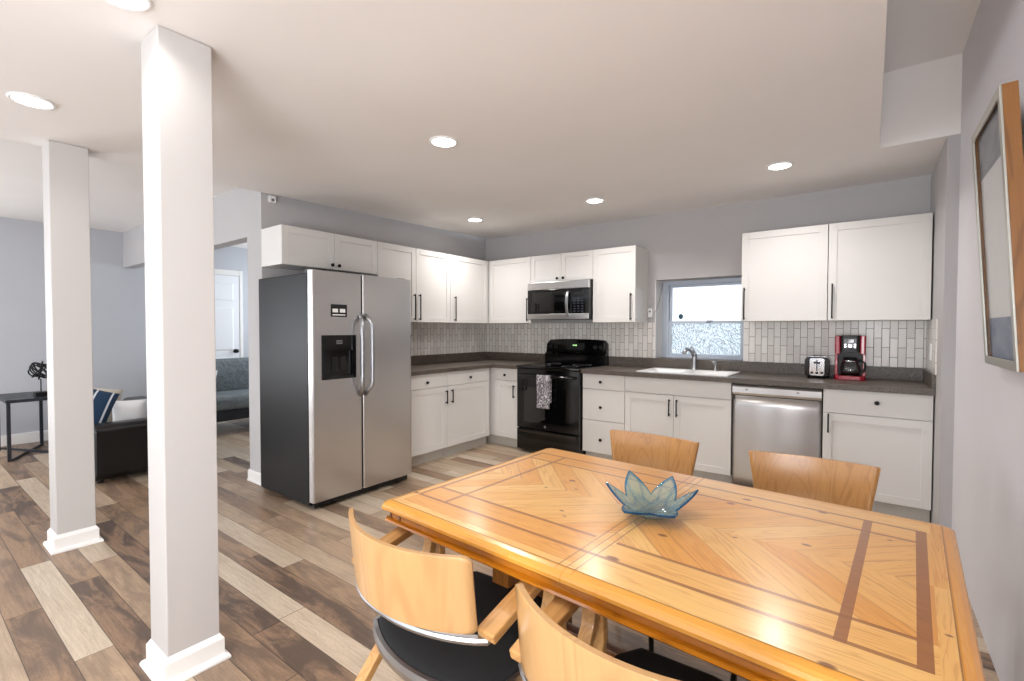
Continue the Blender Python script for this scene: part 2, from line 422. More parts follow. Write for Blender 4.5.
def sm(t): t = max(0, min(1, t)); return t*t*(3-2*t)
def cz(y): return ZC + .0183*y        # the old ceiling sags slightly toward the dining side
def ceiling_mesh():
    b = MB(); h = lambda x, y: cz(y) + .46*sm((x-3.6)/.75)
    YS = -7.6; X0 = .05
    v = [b.bm.verts.new(p) for p in ((X0, YA, cz(YA)), (4.6, YA, cz(YA)), (4.6, .12, cz(.12)), (X0, .12, cz(.12)))]; b._f(v)
    XS = 4.03; HR = .46                                   # raised strip of ceiling along the right wall
    def q(*p): b._f([b.bm.verts.new(a) for a in p])
    q((X0, YA, cz(YA)), (X0, YS, cz(YS)), (XS, YS, cz(YS)), (XS, YA, cz(YA)))
    q((XS, YA, cz(YA)+HR), (XS, YS, cz(YS)+HR), (4.6, YS, cz(YS)+HR), (4.6, YA, cz(YA)+HR))
    q((XS, YA, cz(YA)), (XS, YS, cz(YS)), (XS, YS, cz(YS)+HR), (XS, YA, cz(YA)+HR))
    q((XS, YA, cz(YA)), (XS, YA, cz(YA)+HR), (4.6, YA, cz(YA)+HR), (4.6, YA, cz(YA)))
    v = [b.bm.verts.new(p) for p in ((X0, YS, cz(YS)), (X0, -2.87, cz(-2.87)), (X0, -2.87, ZL), (X0, YS, ZL))]; b._f(v)   # step up to the living-room ceiling
    b.box(-3.8, X0, -7.6, .12, ZL, ZL+.08)
    b.box(-3.8, 4.6, -7.7, .2, 2.96, 3.0)
    struct(b.build('ceiling', 'ceiling'))
ceiling_mesh()
# back wall with window opening
WX0, WX1, WZ0, WZ1, WD = 2.25, 3.085, 1.0, 1.80, .25
b = MB(); b.box(-3.8, WX0, 0, WD+.03, 0, ZL); b.box(WX1, 4.6, 0, WD+.03, 0, ZL); b.box(WX0, WX1, 0, WD+.03, 0, WZ0); b.box(WX0, WX1, 0, WD+.03, WZ1, ZL)
struct(b.build('wall_back', 'wall'))
struct(bx('wall_kitchen_left', 'wall', -.249, 0, -2.845, 0, 0, ZL))
struct(bx('wall_living_header', 'wall', -3.66, -.249, -2.845, -2.73, 2.085, ZL))
struct(bx('wall_living_left', 'wall_cool', -3.8, -3.66, -7.6, 0, 0, ZL))
struct(bx('wall_alcove_right', 'wall', XA, XN, YA, 0, 0, cz(YA)))
struct(bx('wall_right', 'wall_lit', XN, 4.6, -7.6, YA, 0, 2.95))
b = MB()                                                               # rear wall with three tall openings
for x0, x1 in ((-3.8, -3.3), (-1.1, .3), (2.9, 4.6)): b.box(x0, x1, -7.7, -7.6, 0, 2.95)
for x0, x1 in ((-3.3, -1.1), (.3, 2.9)): b.box(x0, x1, -7.7, -7.6, 2.25, 2.95); b.box(x0, x1, -7.7, -7.6, 0, .45)
struct(b.build('wall_rear', 'wall'))
# baseboards
def baseboard(name, x0, x1, y0, y1, nx, ny, h=.10):
    b = MB(); b.box(x0, x1, y0, y1, 0, h-.02); 
    ex = lambda v, s, n: v+s*.006*(1 if n else 0)
    b.box(x0+(.004 if nx < 0 else 0), x1-(.004 if nx > 0 else 0), y0+(.004 if ny < 0 else 0), y1-(.004 if ny > 0 else 0), h-.02, h)
    return struct(b.build(name, 'trim', None, .002))
baseboard('baseboard_living', -3.66, -3.645, -7.5, -.02, 1, 0, .12)
b = MB()
b.box(-.262, .003, -2.860, -2.845, 0, .09); b.box(-.265, .005, -2.864, -2.845, 0, .02); b.box(-.264, -.249, -2.845, -.02, 0, .09); b.box(-.258, 0, -2.855, -2.845, .09, .10)
struct(b.build('baseboard_opening', 'trim', None, .003))

# tiled splashback (wall cladding)
b = MB(); b.box(.010, WX0-.0, -.008, 0, 1.012, 1.372); b.box(WX1, XA-.008, -.008, 0, 1.012, 1.372)
struct(b.build('trim_1', 'tile'))
struct(bx('trim_2', 'tile_y', 0, .008, -2.0, -.008, 1.012, 1.372))
struct(bx('trim_3', 'tile_y', XA-.008, XA, -.66, -.008, 1.012, 1.372))
# window reveal, plain white in place of the daylight glow on its tiles
b = MB(); b.box(WX0, WX0+.008, 0, WD-.05, WZ0, WZ1); b.box(WX1-.008, WX1, 0, WD-.05, WZ0, WZ1)
struct(b.build('trim_4', 'trim'))

# window: two sashes, privacy glass
win = bpy.data.objects.new('window_1', None); C.objects.link(win); win.location = (0, 0, 0); struct(win)
fy0, fy1 = WD-.05, WD+.02
b = MB(); x0, x1 = WX0+.008, WX1-.008
b.box(x0, x0+.062, fy0, fy1, WZ0, WZ1); b.box(x1-.04, x1, fy0, fy1, WZ0, WZ1); b.box(x0+.062, x1-.04, fy0, fy1, WZ1-.04, WZ1); b.box(x0+.062, x1-.04, fy0-.02, fy1, WZ0, WZ0+.03)
b.build('window_frame', 'vinyl', win, .003)
sx0, sx1 = x0+.063, x1-.041
for nm, za, zb, yy in (('upper_sash', 1.365, WZ1-.041, .012), ('lower_sash', WZ0+.031, 1.385, -.012)):
    b = MB(); ya, yb = WD-.02+yy-.012, WD-.02+yy+.012
    b.box(sx0, sx0+.026, ya, yb, za, zb); b.box(sx1-.026, sx1, ya, yb, za, zb); b.box(sx0+.026, sx1-.026, ya, yb, za, za+.024); b.box(sx0+.026, sx1-.026, ya, yb, zb-.024, zb)
    o = b.build('sash', 'vinyl', win, .002)
    bx('pane', 'window_clear' if nm == 'upper_sash' else 'window_pattern', sx0+.027, sx1-.027, (ya+yb)/2-.003, (ya+yb)/2+.003, za+.025, zb-.025, o)
b = MB(); b.cyl((2.72, WD-.05, 1.372), (2.72, WD-.05, 1.386), .018); b.box(2.70, 2.76, WD-.056, WD-.046, 1.386, 1.395)
b.build('sash_lock', 'brushed', win)
b = MB(); hexp = [(2.44+.026*math.sin(a), 1.435+.03*math.cos(a)) for a in [2*PI*i/6 for i in range(6)]]
b.loft([[(x, WD-.026, z) for x, z in hexp], [(x, WD-.029, z) for x, z in hexp]])
b.build('security_sticker', paint('dark_teal_sticker', (30, 72, 88), .4, 0, 0), win)

# outdoors beyond the window
bx('ground', 'exterior', -6, 8, .4, 14, -.1, 0)['kind'] = 'structure'
b = MB(); rr = random.Random(3)
for i in range(420):
    p = Vector((rr.gauss(3.15, .28), rr.uniform(1.0, 1.7), abs(rr.gauss(.75, .42))))
    d = Vector((rr.uniform(-1, 1), rr.uniform(-1, 1), rr.uniform(-1, 1))).normalized(); e = d.orthogonal().normalized()
    L = rr.uniform(.05, .09)
    vs = [b.bm.verts.new(p+q) for q in (Vector((0, 0, 0)), d*L*.5+e*L*.3, d*L, d*L*.5-e*L*.3)]; b._f(vs)
sh = thing('garden_shrub', 'bluish green shrub outside, blurred through the privacy glass of the window', 'shrub', (3.15, 1.3, 0))
o = b.build('foliage', 'foliage', sh); o.location = (-3.15, -1.3, 0)
b = MB(); b.cyl((0, 0, 0), (0, 0, .9), .025, .012); b.build('stem', 'pedestal', sh)

# door in the living room's left wall
dr = bpy.data.objects.new('door_1', None); C.objects.link(dr); dr.location = (-3.66, -1.85, 0); struct(dr)
X = 0.0
b = MB(); b.box(0, .018, -.49, -.405, 0, 2.18); b.box(0, .018, .405, .45, 0, 2.18); b.box(0, .018, -.405, .405, 2.10, 2.18)
b.build('door_casing', 'trim', dr, .003)
b = MB(); b.box(0, .010, -.40, .40, .01, 2.095)
pan = lambda y0, y1, z0, z1: b.loft([[(.010, y, z) for y, z in ((y0, z0), (y1, z0), (y1, z1), (y0, z1))], [(.022, y, z) for y, z in ((y0+.02, z0+.02), (y1-.02, z0+.02), (y1-.02, z1-.02), (y0+.02, z1-.02))]])
for y0, y1 in ((-.32, -.04), (.04, .32)):
    pan(y0, y1, 1.72, 1.99); pan(y0, y1, .98, 1.62); pan(y0, y1, .22, .88)
b.build('door_panel', 'door', dr, .002)
b = MB(); b.cyl((.008, .335, .97), (.02, .335, .97), .03); b.cyl((.02, .335, .97), (.05, .335, .97), .012); b.lathe([(.005, 0), (.026, .01), (.03, .022), (.02, .036), (.004, .04)], (0, 0, 0))
b.bm.verts.ensure_lookup_table()
for v in list(b.bm.verts)[-28*5:]: x, y, z = v.co; v.co = (.045+z, .335+x, .97+y)
b.build('door_handle', 'black_metal', dr)

# ================================================================== COLUMNS
def column(cx, cy, top, label, h=.088):
    t = thing('column', label, 'column', (cx, cy, 0))
    bx('shaft', 'column', -h, h, -h, h, 0.001, top, t, .004)
    def ring(a, z): return [(-a, -a, z), (a, -a, z), (a, a, z), (-a, a, z)]
    MB().loft([ring(h+.030, 0), ring(h+.030, .008), ring(h+.025, .018), ring(h+.013, .022), ring(h+.013, .082), ring(h+.006, .092), ring(h+.0005, .102)]).build('base_trim', 'trim', t, .002)
    return t
column(1.876, -4.046, cz(-4.14)-.0005, 'large white square column nearest the camera with stepped base trim')
column(.145, -4.056, cz(-4.15)-.0005, 'smaller-looking white square column at far left, standing behind the foreground one')

# ================================================================== RECESSED LIGHTS
def lamp(x, y, label, z=None, power=None):
    z = z or cz(y)
    t = thing('recessed_light', label, 'ceiling light', (x, y, z-.006))
    n = 32
    MB().lathe([(.070, .0), (.072, -.004), (.081, -.003), (.084, .0), (.084, .005), (.070, .005), (.070, .0)], n=n).build('trim_ring', 'white_plastic', t)
    MB().lathe([(.0005, -.001), (.069, -.001), (.069, .004), (.0005, .004)], n=n).build('lens', 'lamp', t)
    l = area('lamp_light', (x, y, z-.014), (0, 0, -1), .13, power or LAMP_POWER, (1, .97, .94), 'DISK', spread=2.5)
    return t
G = 'round recessed ceiling lights'
for x, y, lb in ((.821, -4.291, 'lit round recessed ceiling light left of the foreground column'), (1.975, -2.724, 'lit round recessed ceiling light alone in the middle of the ceiling'),
                 (.705, -1.003, 'small lit recessed ceiling light nearest the kitchen corner cabinets'), (2.038, -.92, 'lit recessed ceiling light in front of the stove wall, above the microwave area'),
                 (3.482, -.964, 'lit recessed ceiling light over the cabinets right of the window'), (2.06, -4.262, 'lit recessed ceiling light cut off by the top edge, above the foreground column')):
    lamp(x, y, lb, power=1.6 if y < -4 else None)
lamp(-1.9, -4.9, 'lit recessed ceiling light over the living room beyond the left edge', ZL)

lamp(3.15, -4.5, 'added fill light set in the ceiling above the near side of the dining table, outside the frame', power=5)  # extra unseen fixture put in to brighten the near wall
# motion sensor
t = thing('motion_sensor', 'tiny white sensor box in the ceiling corner above the fridge cabinets', 'sensor', (.0, -2.765, 2.350))
MB().box(.001, .035, -.028, .028, 0, .055).build('housing', 'white_plastic', t, .005)
MB().box(.035, .038, -.012, .012, .008, .03).build('sensor_eye', 'grey_plastic', t, .002)

# ================================================================== CABINETS
def shaker(b, x0, x1, z0, z1, y, rail=.055, th=.020, dep=.007):
    """door facing -y whose front plane is at y"""
    b.box(x0, x1, y+dep, y+th, z0, z1)
    if x1-x0 > 2.6*rail and z1-z0 > 2.6*rail:
        b.box(x0, x0+rail, y, y+dep, z0, z1); b.box(x1-rail, x1, y, y+dep, z0, z1)
        b.box(x0+rail, x1-rail, y, y+dep, z0, z0+rail); b.box(x0+rail, x1-rail, y, y+dep, z1-rail, z1)
    else: b.box(x0, x1, y, y+dep, z0, z1)
def handle(par, x, z0, z1, y, w=.010):
    b = MB(); b.box(x-w/2, x+w/2, y-.032, y-.022, z0, z1); b.box(x-w/2, x+w/2, y-.022, y, z0+.008, z0+.018); b.box(x-w/2, x+w/2, y-.022, y, z1-.018, z1-.008)
    return b.build('handle', 'black_metal', par, .0015)
def knob(par, x, z, y):
    b = MB(); b.cyl((x, y, z), (x, y-.014, z), .006); b.cyl((x, y-.014, z), (x, y-.022, z), .013, .015); b.cyl((x, y-.022, z), (x, y-.026, z), .015, .011)
    return b.build('knob', 'black_metal', par)
def cabinet(name, label, x0, x1, z0, z1, D, fronts, rot=0., toe=0., group=None, back=.002, cat='cabinet'):
    """local frame: x along the wall, fronts face -y at y=-D"""
    t = thing(name, label, cat, (0, 0, z0-toe), rot, group); zz = -(z0-toe); g = .0015
    b = MB(); b.box(x0+g, x1-g, -(D-.021), -back, z0+zz, z1+zz)
    if toe: b.box(x0+g, x1-g, -(D-.075), -back, 0, z0+zz)
    b.build('body', ['cab'], t, .001)
    if toe:
        bx('toe_kick', 'toe', x0+g, x1-g, -(D-.070), -(D-.0755), 0.0, z0+zz-.001, t)
    for f in fronts:
        k = f[0]; a0, a1, c0, c1 = f[1:5]; c0 += zz; c1 += zz
        b = MB()
        if k == 'slab': b.box(a0+g, a1-g, -D, -(D-.020), c0+g, c1-g)
        else: shaker(b, a0+g, a1-g, c0+g, c1-g, -D, f[6] if len(f) > 6 else .055)
        o = b.build('drawer' if k == 'slab' else 'door', 'cab', t, .0012)
        if f[5]:
            for hh in (f[5] if isinstance(f[5], list) else [f[5]]):
                if hh[0] == 'h': handle(o, hh[1], hh[2]+zz, hh[3]+zz, -D)
                else: knob(o, hh[1], hh[2]+zz, -D)
    return t
L90 = PI/2
U0, U1, UD = 1.372, 2.118, .33
# left wall: local x = world y, local -y = world +x
t = cabinet('wall_cabinet', 'short white two-door wall cabinet over the refrigerator with two small knobs', -2.849, -1.948, 1.811, U1, UD,
        [('door', -2.849, -2.390, 1.811, U1, ('k', -2.42, 1.846)), ('door', -2.390, -1.948, 1.811, U1, ('k', -2.355, 1.846))], L90)
cabinet('wall_cabinet', 'tall white wall cabinet just right of the refrigerator, with a pair of bar handles meeting', -1.946, -.986, U0, U1, UD,
        [('door', -1.946, -1.474, U0, U1, ('h', -1.507, 1.392, 1.655)), ('door', -1.474, -.986, U0, U1, ('h', -1.438, 1.392, 1.657))], L90)
cabinet('wall_cabinet', 'white wall cabinet on the left wall ending in the corner, one bar handle', -.984, -.331, U0, U1, UD,
        [('door', -.984, -.345, U0, U1, ('h', -.923, 1.392, 1.662))], L90)
# back wall
cabinet('wall_cabinet', 'white wall cabinet on the back wall between the corner and the microwave', .002, .943, U0, U1, UD,
        [('door', .345, .943, U0, U1, ('h', .905, 1.394, 1.655))])
cabinet('wall_cabinet', 'small white two-door cabinet directly over the microwave with two knobs', .945, 1.716, 1.82, U1, UD,
        [('door', .945, 1.338, 1.82, U1, ('k', 1.298, 1.852), .05), ('door', 1.338, 1.716, 1.82, U1, ('k', 1.372, 1.852), .05)])
cabinet('wall_cabinet', 'white single-door wall cabinet between the microwave and the window', 1.718, 2.177, U0, U1, UD,
        [('door', 1.718, 2.177, U0, U1, ('h', 2.134, 1.394, 1.657))])
cabinet('wall_cabinet', 'square white wall cabinet immediately right of the window', 3.119, 3.732, U0, U1, UD,
        [('door', 3.119, 3.732, U0, U1, ('h', 3.146, 1.385, 1.655))])
cabinet('wall_cabinet', 'square white wall cabinet against the right-hand wall, above the coffee maker', 3.734, 4.338, U0, U1, UD,
        [('door', 3.734, 4.338, U0, U1, ('h', 3.764, 1.388, 1.655))])
# base cabinets
B0, B1, BD = .112, .872, .61
cabinet('base_cabinet', 'white base cabinet right beside the refrigerator with one drawer and door', -1.80, -1.320, B0, B1, BD,
        [('slab', -1.80, -1.320, .732, B1, ('k', -1.60, .79)), ('door', -1.80, -1.320, B0, .730, ('h', -1.342, .555, .692))], L90, B0)
cabinet('base_cabinet', 'white base cabinet on the left run beside the inside corner, drawer over door', -1.318, -.625, B0, B1, BD,
        [('slab', -1.318, -.66, .732, B1, ('k', -.985, .795)), ('door', -1.318, -.66, B0, .730, ('h', -1.262, .555, .694))], L90, B0)
cabinet('base_cabinet', 'narrow white base cabinet between the inside corner and the black stove', .002, .980, B0, B1, BD,
        [('slab', .655, .980, .742, B1, ('k', .802, .80)), ('door', .655, .980, B0, .740, ('h', .925, .556, .697))], 0, B0)
cabinet('drawer_cabinet', 'white three-drawer base cabinet just right of the stove', 1.757, 2.195, B0, B1, BD,
        [('slab', 1.757, 2.195, .728, B1, ('k', 1.955, .80)), ('slab', 1.757, 2.195, .428, .726, ('k', 1.957, .557)), ('slab', 1.757, 2.195, B0, .426, ('k', 1.958, .245))], 0, B0)
cabinet('sink_cabinet', 'wide white sink base cabinet with false front and two doors under the window', 2.197, 3.112, B0, B1, BD,
        [('slab', 2.197, 3.112, .732, B1, None), ('door', 2.197, 2.645, B0, .730, ('h', 2.612, .547, .696)), ('door', 2.645, 3.112, B0, .730, ('h', 2.677, .547, .697))], 0, B0)
cabinet('base_cabinet', 'wide white base cabinet at the right-hand wall, single drawer and door', 3.733, 4.340, B0, B1, BD,
        [('slab', 3.733, 4.340, .702, B1, ('k', 4.046, .797)), ('door', 3.733, 4.340, B0, .700, ('h', 3.768, .559, .697))], 0, B0)
# little hanging child-lock tabs under knobs
# ================================================================== WORKTOPS
SX0, SX1, SY0, SY1 = 2.30, 3.06, -.555, -.10
t = thing('countertop', 'brown speckled L-shaped countertop in the corner between refrigerator and stove', 'countertop', (0, 0, .874))
MB().prism([(.009, -1.99), (.645, -1.99), (.645, -.645), (.981, -.645), (.981, -.009), (.009, -.009)], 0, .040).build('worktop', 'counter', t, .005)
b = MB(); b.box(.0, .020, -1.99, -.0205, .040, .137); b.box(.0, .981, -.020, 0, .040, .137); b.build('upstand', 'counter', t, .003)
t = thing('countertop', 'brown speckled countertop with the sink, running from the stove to the right wall', 'countertop', (0, 0, .874))
b = MB(); b.box(1.755, SX0, -.645, -.009, 0, .040); b.box(SX1, XA-.001, -.645, -.009, 0, .040); b.box(SX0, SX1, -.645, SY0, 0, .040); b.box(SX0, SX1, SY1, -.009, 0, .040)
b.build('worktop', 'counter', t)
b = MB(); b.box(1.755, WX0-.02, -.020, 0, .040, .137); b.box(WX0-.02, WX1+.02, -.020, 0, .040, .137); b.box(WX1+.02, XA-.021, -.020, 0, .040, .137); b.box(XA-.020, XA-.001, -.640, 0, .040, .137)
b.build('upstand', 'counter', t)
struct(bx('trim_5', 'counter', WX0+.009, WX1-.009, 0, .178, 1.0, 1.012))
# ================================================================== SINK + FAUCET
t = thing('sink', 'white double-bowl drop-in sink below the window', 'sink', (0, 0, .914))
b = MB(); xm = (SX0+SX1)/2
def bowl_ring(x0, x1, y0, y1):
    o = rrect(x0-.0, x1+.0, y0, y1, .04); i = rrect(x0+.012, x1-.012, y0+.012, y1-.012, .035); d = rrect(x0+.03, x1-.03, y0+.03, y1-.03, .03)
    b.loft([[(x, y, .008) for x, y in o], [(x, y, .004) for x, y in i], [(x, y, -.16) for x, y in d]], True, False)
    b._f([b.bm.verts.new((x, y, -.16)) for x, y in d])
bowl_ring(SX0+.02, xm-.015, SY0+.02, SY1-.075); bowl_ring(xm+.015, SX1-.02, SY0+.02, SY1-.075)
for x0, x1, y0, y1 in ((SX0-.012, SX1+.012, SY0-.012, SY0+.03), (SX0-.012, SX1+.012, SY1-.085, SY1+.012), (SX0-.012, SX0+.03, SY0+.03, SY1-.085), (SX1-.03, SX1+.012, SY0+.03, SY1-.085), (xm-.025, xm+.025, SY0+.03, SY1-.085)):
    b.box(x0, x1, y0, y1, .0005, .0085)
b.build('basin', M['white_plastic'], t)
for cx in ((SX0+xm)/2, (SX1+xm)/2): MB().cyl((cx, (SY0+SY1)/2-.03, -.158), (cx, (SY0+SY1)/2-.03, -.154), .04).build('drain', 'chrome', t)
t = thing('faucet', 'brushed metal single-lever kitchen faucet behind the sink', 'faucet', (2.68, SY1-.03, .9225))
b = MB(); b.lathe([(.034, 0), (.034, .006), (.024, .012), (.021, .03), (.022, .10), (.024, .14), (.018, .155), (.004, .16)]); b.build('body', 'brushed', t)
MB().tube([(0, 0, .12), (-.01, -.05, .165), (-.02, -.10, .195), (-.03, -.15, .20), (-.035, -.175, .18), (-.036, -.185, .155)], [.014, .014, .014, .017, .018, .016]).build('spout', 'brushed', t)
MB().tube([(0, 0, .155), (-.012, .005, .19), (-.03, .01, .225)], [.012, .009, .008]).build('lever', 'brushed', t)
t = thing('side_sprayer', 'small metal sprayer standing right of the kitchen faucet', 'sprayer', (2.87, SY1-.03, .9225))
MB().lathe([(.02, 0), (.02, .004), (.012, .012), (.011, .05), (.014, .055)]).build('base', 'brushed', t)
MB().tube([(0, 0, .055), (-.004, -.006, .075), (-.02, -.03, .085)], [.012, .014, .010]).build('spray_head', 'brushed', t)

# ================================================================== OUTLETS
def outlet(label, loc, rz, w=.072, h=.115):
    t = thing('wall_outlet', label, 'outlet', loc, rz)
    MB().box(-w/2, w/2, -.006, 0, -h/2, h/2).build('cover_plate', 'white_plastic', t, .002)
    for z in (-.022, .022): bx('socket', 'white_plastic', -.016, .016, -.008, -.006, z-.014, z+.014, t, .001)
outlet('white outlet plate on the tiled side wall beside the right-hand cabinets', (XA-.0085, -.41, 1.15), -PI/2)
t = thing('plug_adapter', 'small white box plugged on the wall left of the window', 'plug', (2.213, 0, 1.47))
MB().box(-.022, .022, -.045, -.001, -.045, .045).build('housing', 'white_plastic', t, .005)
MB().box(-.010, .010, -.048, -.045, .005, .02).build('indicator', 'grey_plastic', t)
pts = [(2.245, -.03, 1.46), (2.263, .01, 1.50), (2.264, .05, 1.56), (2.268, .08, 1.60), (2.266, .10, 1.66), (2.27, .14, 1.72), (2.268, .17, 1.79)]
tag(MB().tube(pts, .0022, 6).build('thin_cord', 'grey_plastic'), 'thin grey cord hanging on the left tiled reveal of the window', 'cord')

# ================================================================== REFRIGERATOR
def fridge():
    t = thing('refrigerator', 'side-by-side stainless refrigerator with black sides and water dispenser', 'refrigerator', (0, 0, 0))
    y0, y1, ys = -2.918, -2.000, -2.500; xb, xd, xf = .085, .812, .865; z1 = 1.722
    b = MB(); b.box(xb, xd-.006, y0+.004, y1-.004, .03, z1-.02); b.build('body', 'fridge_side', t, .006)
    b = MB(); b.box(xd-.10, xf-.035, y0+.03, y1-.03, .012, .055); 
    for k in range(9): b.box(xf-.036, xf-.028, y0+.08+k*.085, y0+.14+k*.085, .02, .046)
    b.build('base_grille', 'black_plastic', t, .003)
    for yy in (y0+.08, y1-.08):
        for xx in (xb+.1, xd-.08): MB().cyl((xx, yy, 0), (xx, yy, .03), .022).build('foot', 'black_plastic', t)
    # dispenser opening in the left door
    dy0, dy1, dz0, dz1 = -2.845, -2.560, .935, 1.258
    b = MB()
    def doorbox(b, ya, yb, za, zb): b.box(xd, xf, ya, yb, za, zb)
    a, c, za = y0, ys-.004, .062
    b.box(xd, xf-.012, a+.004, c-.002, za, z1)
    # front skin with rounded vertical edges, hole for the dispenser
    for (p, q, r, s) in ((a+.018, dy0, za, z1), (dy1, c-.014, za, z1), (dy0, dy1, za, dz0), (dy0, dy1, dz1, z1)):
        b.box(xf-.012, xf, p, q, r, s)
    def edge(b, ye, sgn, wd, za, zb):
        n = 5; prof = [(xf-.012, ye)] + [(xf-.012+.012*math.sin(PI/2*k/n), ye+sgn*wd*(1-math.cos(PI/2*k/n))) for k in range(n+1)] + [(xf-.012, ye+sgn*wd)]
        b.loft([[(x, y, z) for x, y in prof[1:]] for z in (za, zb)])
    edge(b, a+.004, 1, .014, za, z1); edge(b, c-.002, -1, .012, za, z1)
    d = b.build('door', 'steel', t)
    b = MB(); c2 = y1
    b.box(xd, xf-.012, ys+.006, c2-.004, za, z1); b.box(xf-.012, xf, ys+.018, c2-.022, za, z1); edge(b, ys+.006, 1, .012, za, z1); edge(b, c2-.004, -1, .018, za, z1)
    d2 = b.build('door', 'steel', t)
    bx('door_gap_shade', 'black_plastic', xd-.004, xf-.008, ys-.0055, ys+.0055, .07, z1-.004, t)  # black strip standing in for the shade in the gap between the doors
    # dispenser
    b = MB(); b.box(xf-.010, xf+.006, dy0, dy1, dz1-.115, dz1); b.box(xf-.010, xf+.006, dy0, dy0+.022, dz0, dz1-.115); b.box(xf-.010, xf+.006, dy1-.022, dy1, dz0, dz1-.115); b.box(xf-.010, xf+.010, dy0+.022, dy1-.022, dz0, dz0+.025)
    b.box(xf-.0118, xf-.010, dy0+.022, dy1-.022, dz0+.025, dz1-.115)
    disp = b.build('water_dispenser', 'black_gloss', d, .002)
    for yy in (-2.738, -2.668): MB().box(xf-.009, xf-.001, yy-.020, yy+.020, dz0+.06, dz0+.16).build('dispenser_lever', 'black_plastic', d, .001)
    b = MB(); 
    for k in range(3): b.box(xf+.006, xf+.0068, -2.728, -2.678, 1.215-.011*k, 1.221-.011*k)
    b.build('control_print', 'grey_plastic', d)
    b = MB(); b.box(xf, xf+.003, -2.768, -2.635, 1.393, 1.484); b.build('energy_badge', 'black_plastic', d, .001)
    b = MB(); b.box(xf+.003, xf+.0036, -2.756, -2.711, 1.425, 1.452); b.box(xf+.003, xf+.0036, -2.696, -2.651, 1.425, 1.452); b.box(xf+.003, xf+.0036, -2.756, -2.651, 1.403, 1.411); b.build('badge_print', 'white_plastic', d)
    for par, yy, tilt in ((d, ys-.045, -.055), (d2, ys+.045, .055)):
        pts = []
        for k in range(17):
            s = k/16; a_ = math.sin(PI*s); z = .80+.61*s; e = min(1, a_*2.6)
            pts.append((xf+.004+.060*e**.8, yy+tilt*(1-e)*-.45, z))
        b = MB(); b.tube(pts, [.016 if 0 < i < 16 else .020 for i in range(17)], 12); b.build('handle', 'brushed', par)
    for ya in (y0+.02, y1-.10): bx('hinge_cover', 'black_plastic', xd-.08, xd-.007, ya, ya+.08, z1-.019, z1+.012, t, .004)
fridge()

# ================================================================== RANGE
def stove():
    x0, x1 = .988, 1.749; W = x1-x0
    t = thing('stove', 'black freestanding electric stove with glass cooktop and raised backguard', 'stove', (x0, 0, 0))
    b = MB(); b.box(.004, W-.004, -.62, -.02, .03, .895); 
    for xx in (.06, W-.06): b.cyl((xx, -.55, 0), (xx, -.55, .03), .02); b.cyl((xx, -.08, 0), (xx, -.08, .03), .02)
    b.build('body', 'black_gloss', t, .003)
    b = MB(); b.box(0, W, -.665, -.10, .896, .921); b.build('cooktop', 'dark_glass', t, .006)
    # raised burner coil pan / pot shape at rear left
    for cx, cy, r in ((.20, -.22, .075), (.20, -.48, .10), (.55, -.48, .085), (.55, -.22, .10)):
        b = MB(); b.loft([[(cx+rr*math.cos(2*PI*i/32), cy+rr*math.sin(2*PI*i/32), .9214+h) for i in range(32)] for rr, h in ((r, 0), (r, .0004), (r-.006, .0004), (r-.006, 0))], True, False)
        b.build('burner_ring', 'grey_plastic', t)
    # backguard: slanted face with arched top
    b = MB(); n = 20; rings = []
    for k in range(n+1):
        x = W*k/n; s = abs(2*k/n-1); zt = 1.193-.012*s**2-(.035*max(0, (s-.93)/.07)**2)
        rings.append([(x, -.012, .90), (x, -.095, .90), (x, -.100, .935), (x, -.100, 1.02), (x, -.072, 1.045), (x, -.058, zt-.012), (x, -.045, zt), (x, -.018, zt)])
    b.loft(rings); b.build('backguard', 'black_gloss', t)
    def face(x, z): # point on slanted face
        f = (z-1.045)/(1.18-1.045); return (x, -.072+.014*f, z)
    for x in (.065, .135, W-.135, W-.065):
        p = Vector(face(x, 1.105)); b = MB(); b.cyl(p, p+Vector((0, -.022, .002)), .021, .018); b.box(x-.003, x+.003, p.y-.028, p.y-.020, 1.09, 1.124); b.build('control_knob', 'black_plastic', t)
    b = MB(); p = face(W/2, 1.11); b.box(W/2-.11, W/2+.11, p[1]-.004, p[1]+.002, 1.075, 1.150); b.build('control_panel', 'black_plastic', t, .002)
    b = MB(); 
    for k in range(4): b.box(W/2-.03+k*.014, W/2-.022+k*.014, p[1]-.005, p[1]-.004, 1.118, 1.132)
    b.build('clock_display', 'display', t)
    b = MB(); b.box(.004, W-.004, -.655, -.621, .262, .890); d = b.build('oven_door', 'black_gloss', t, .006)
    b = MB(); b.box(.10, W-.10, -.6575, -.655, .33, .70); b.build('oven_window', 'dark_glass', d, .001)
    b = MB(); pts = [(.055, -.655, .822), (.06, -.70, .822), (.10, -.705, .822)] + [(.10+(W-.2)*k/6, -.705, .822) for k in range(1, 6)] + [(W-.10, -.705, .822), (W-.06, -.70, .822), (W-.055, -.655, .822)]
    b.tube(pts, .011, 10); b.build('handle', 'black_gloss', d)
    b = MB(); b.cyl((.36, -.6555, .30), (.36, -.657, .30), .012); b.build('maker_badge', 'grey_plastic', d)
    b = MB(); b.box(.004, W-.004, -.652, -.62, .032, .253); b.prof([(-.652, .215), (-.668, .240), (-.668, .252), (-.652, .252)], .03, W-.03)
    b.build('storage_drawer', 'black_gloss', t, .003)
stove()
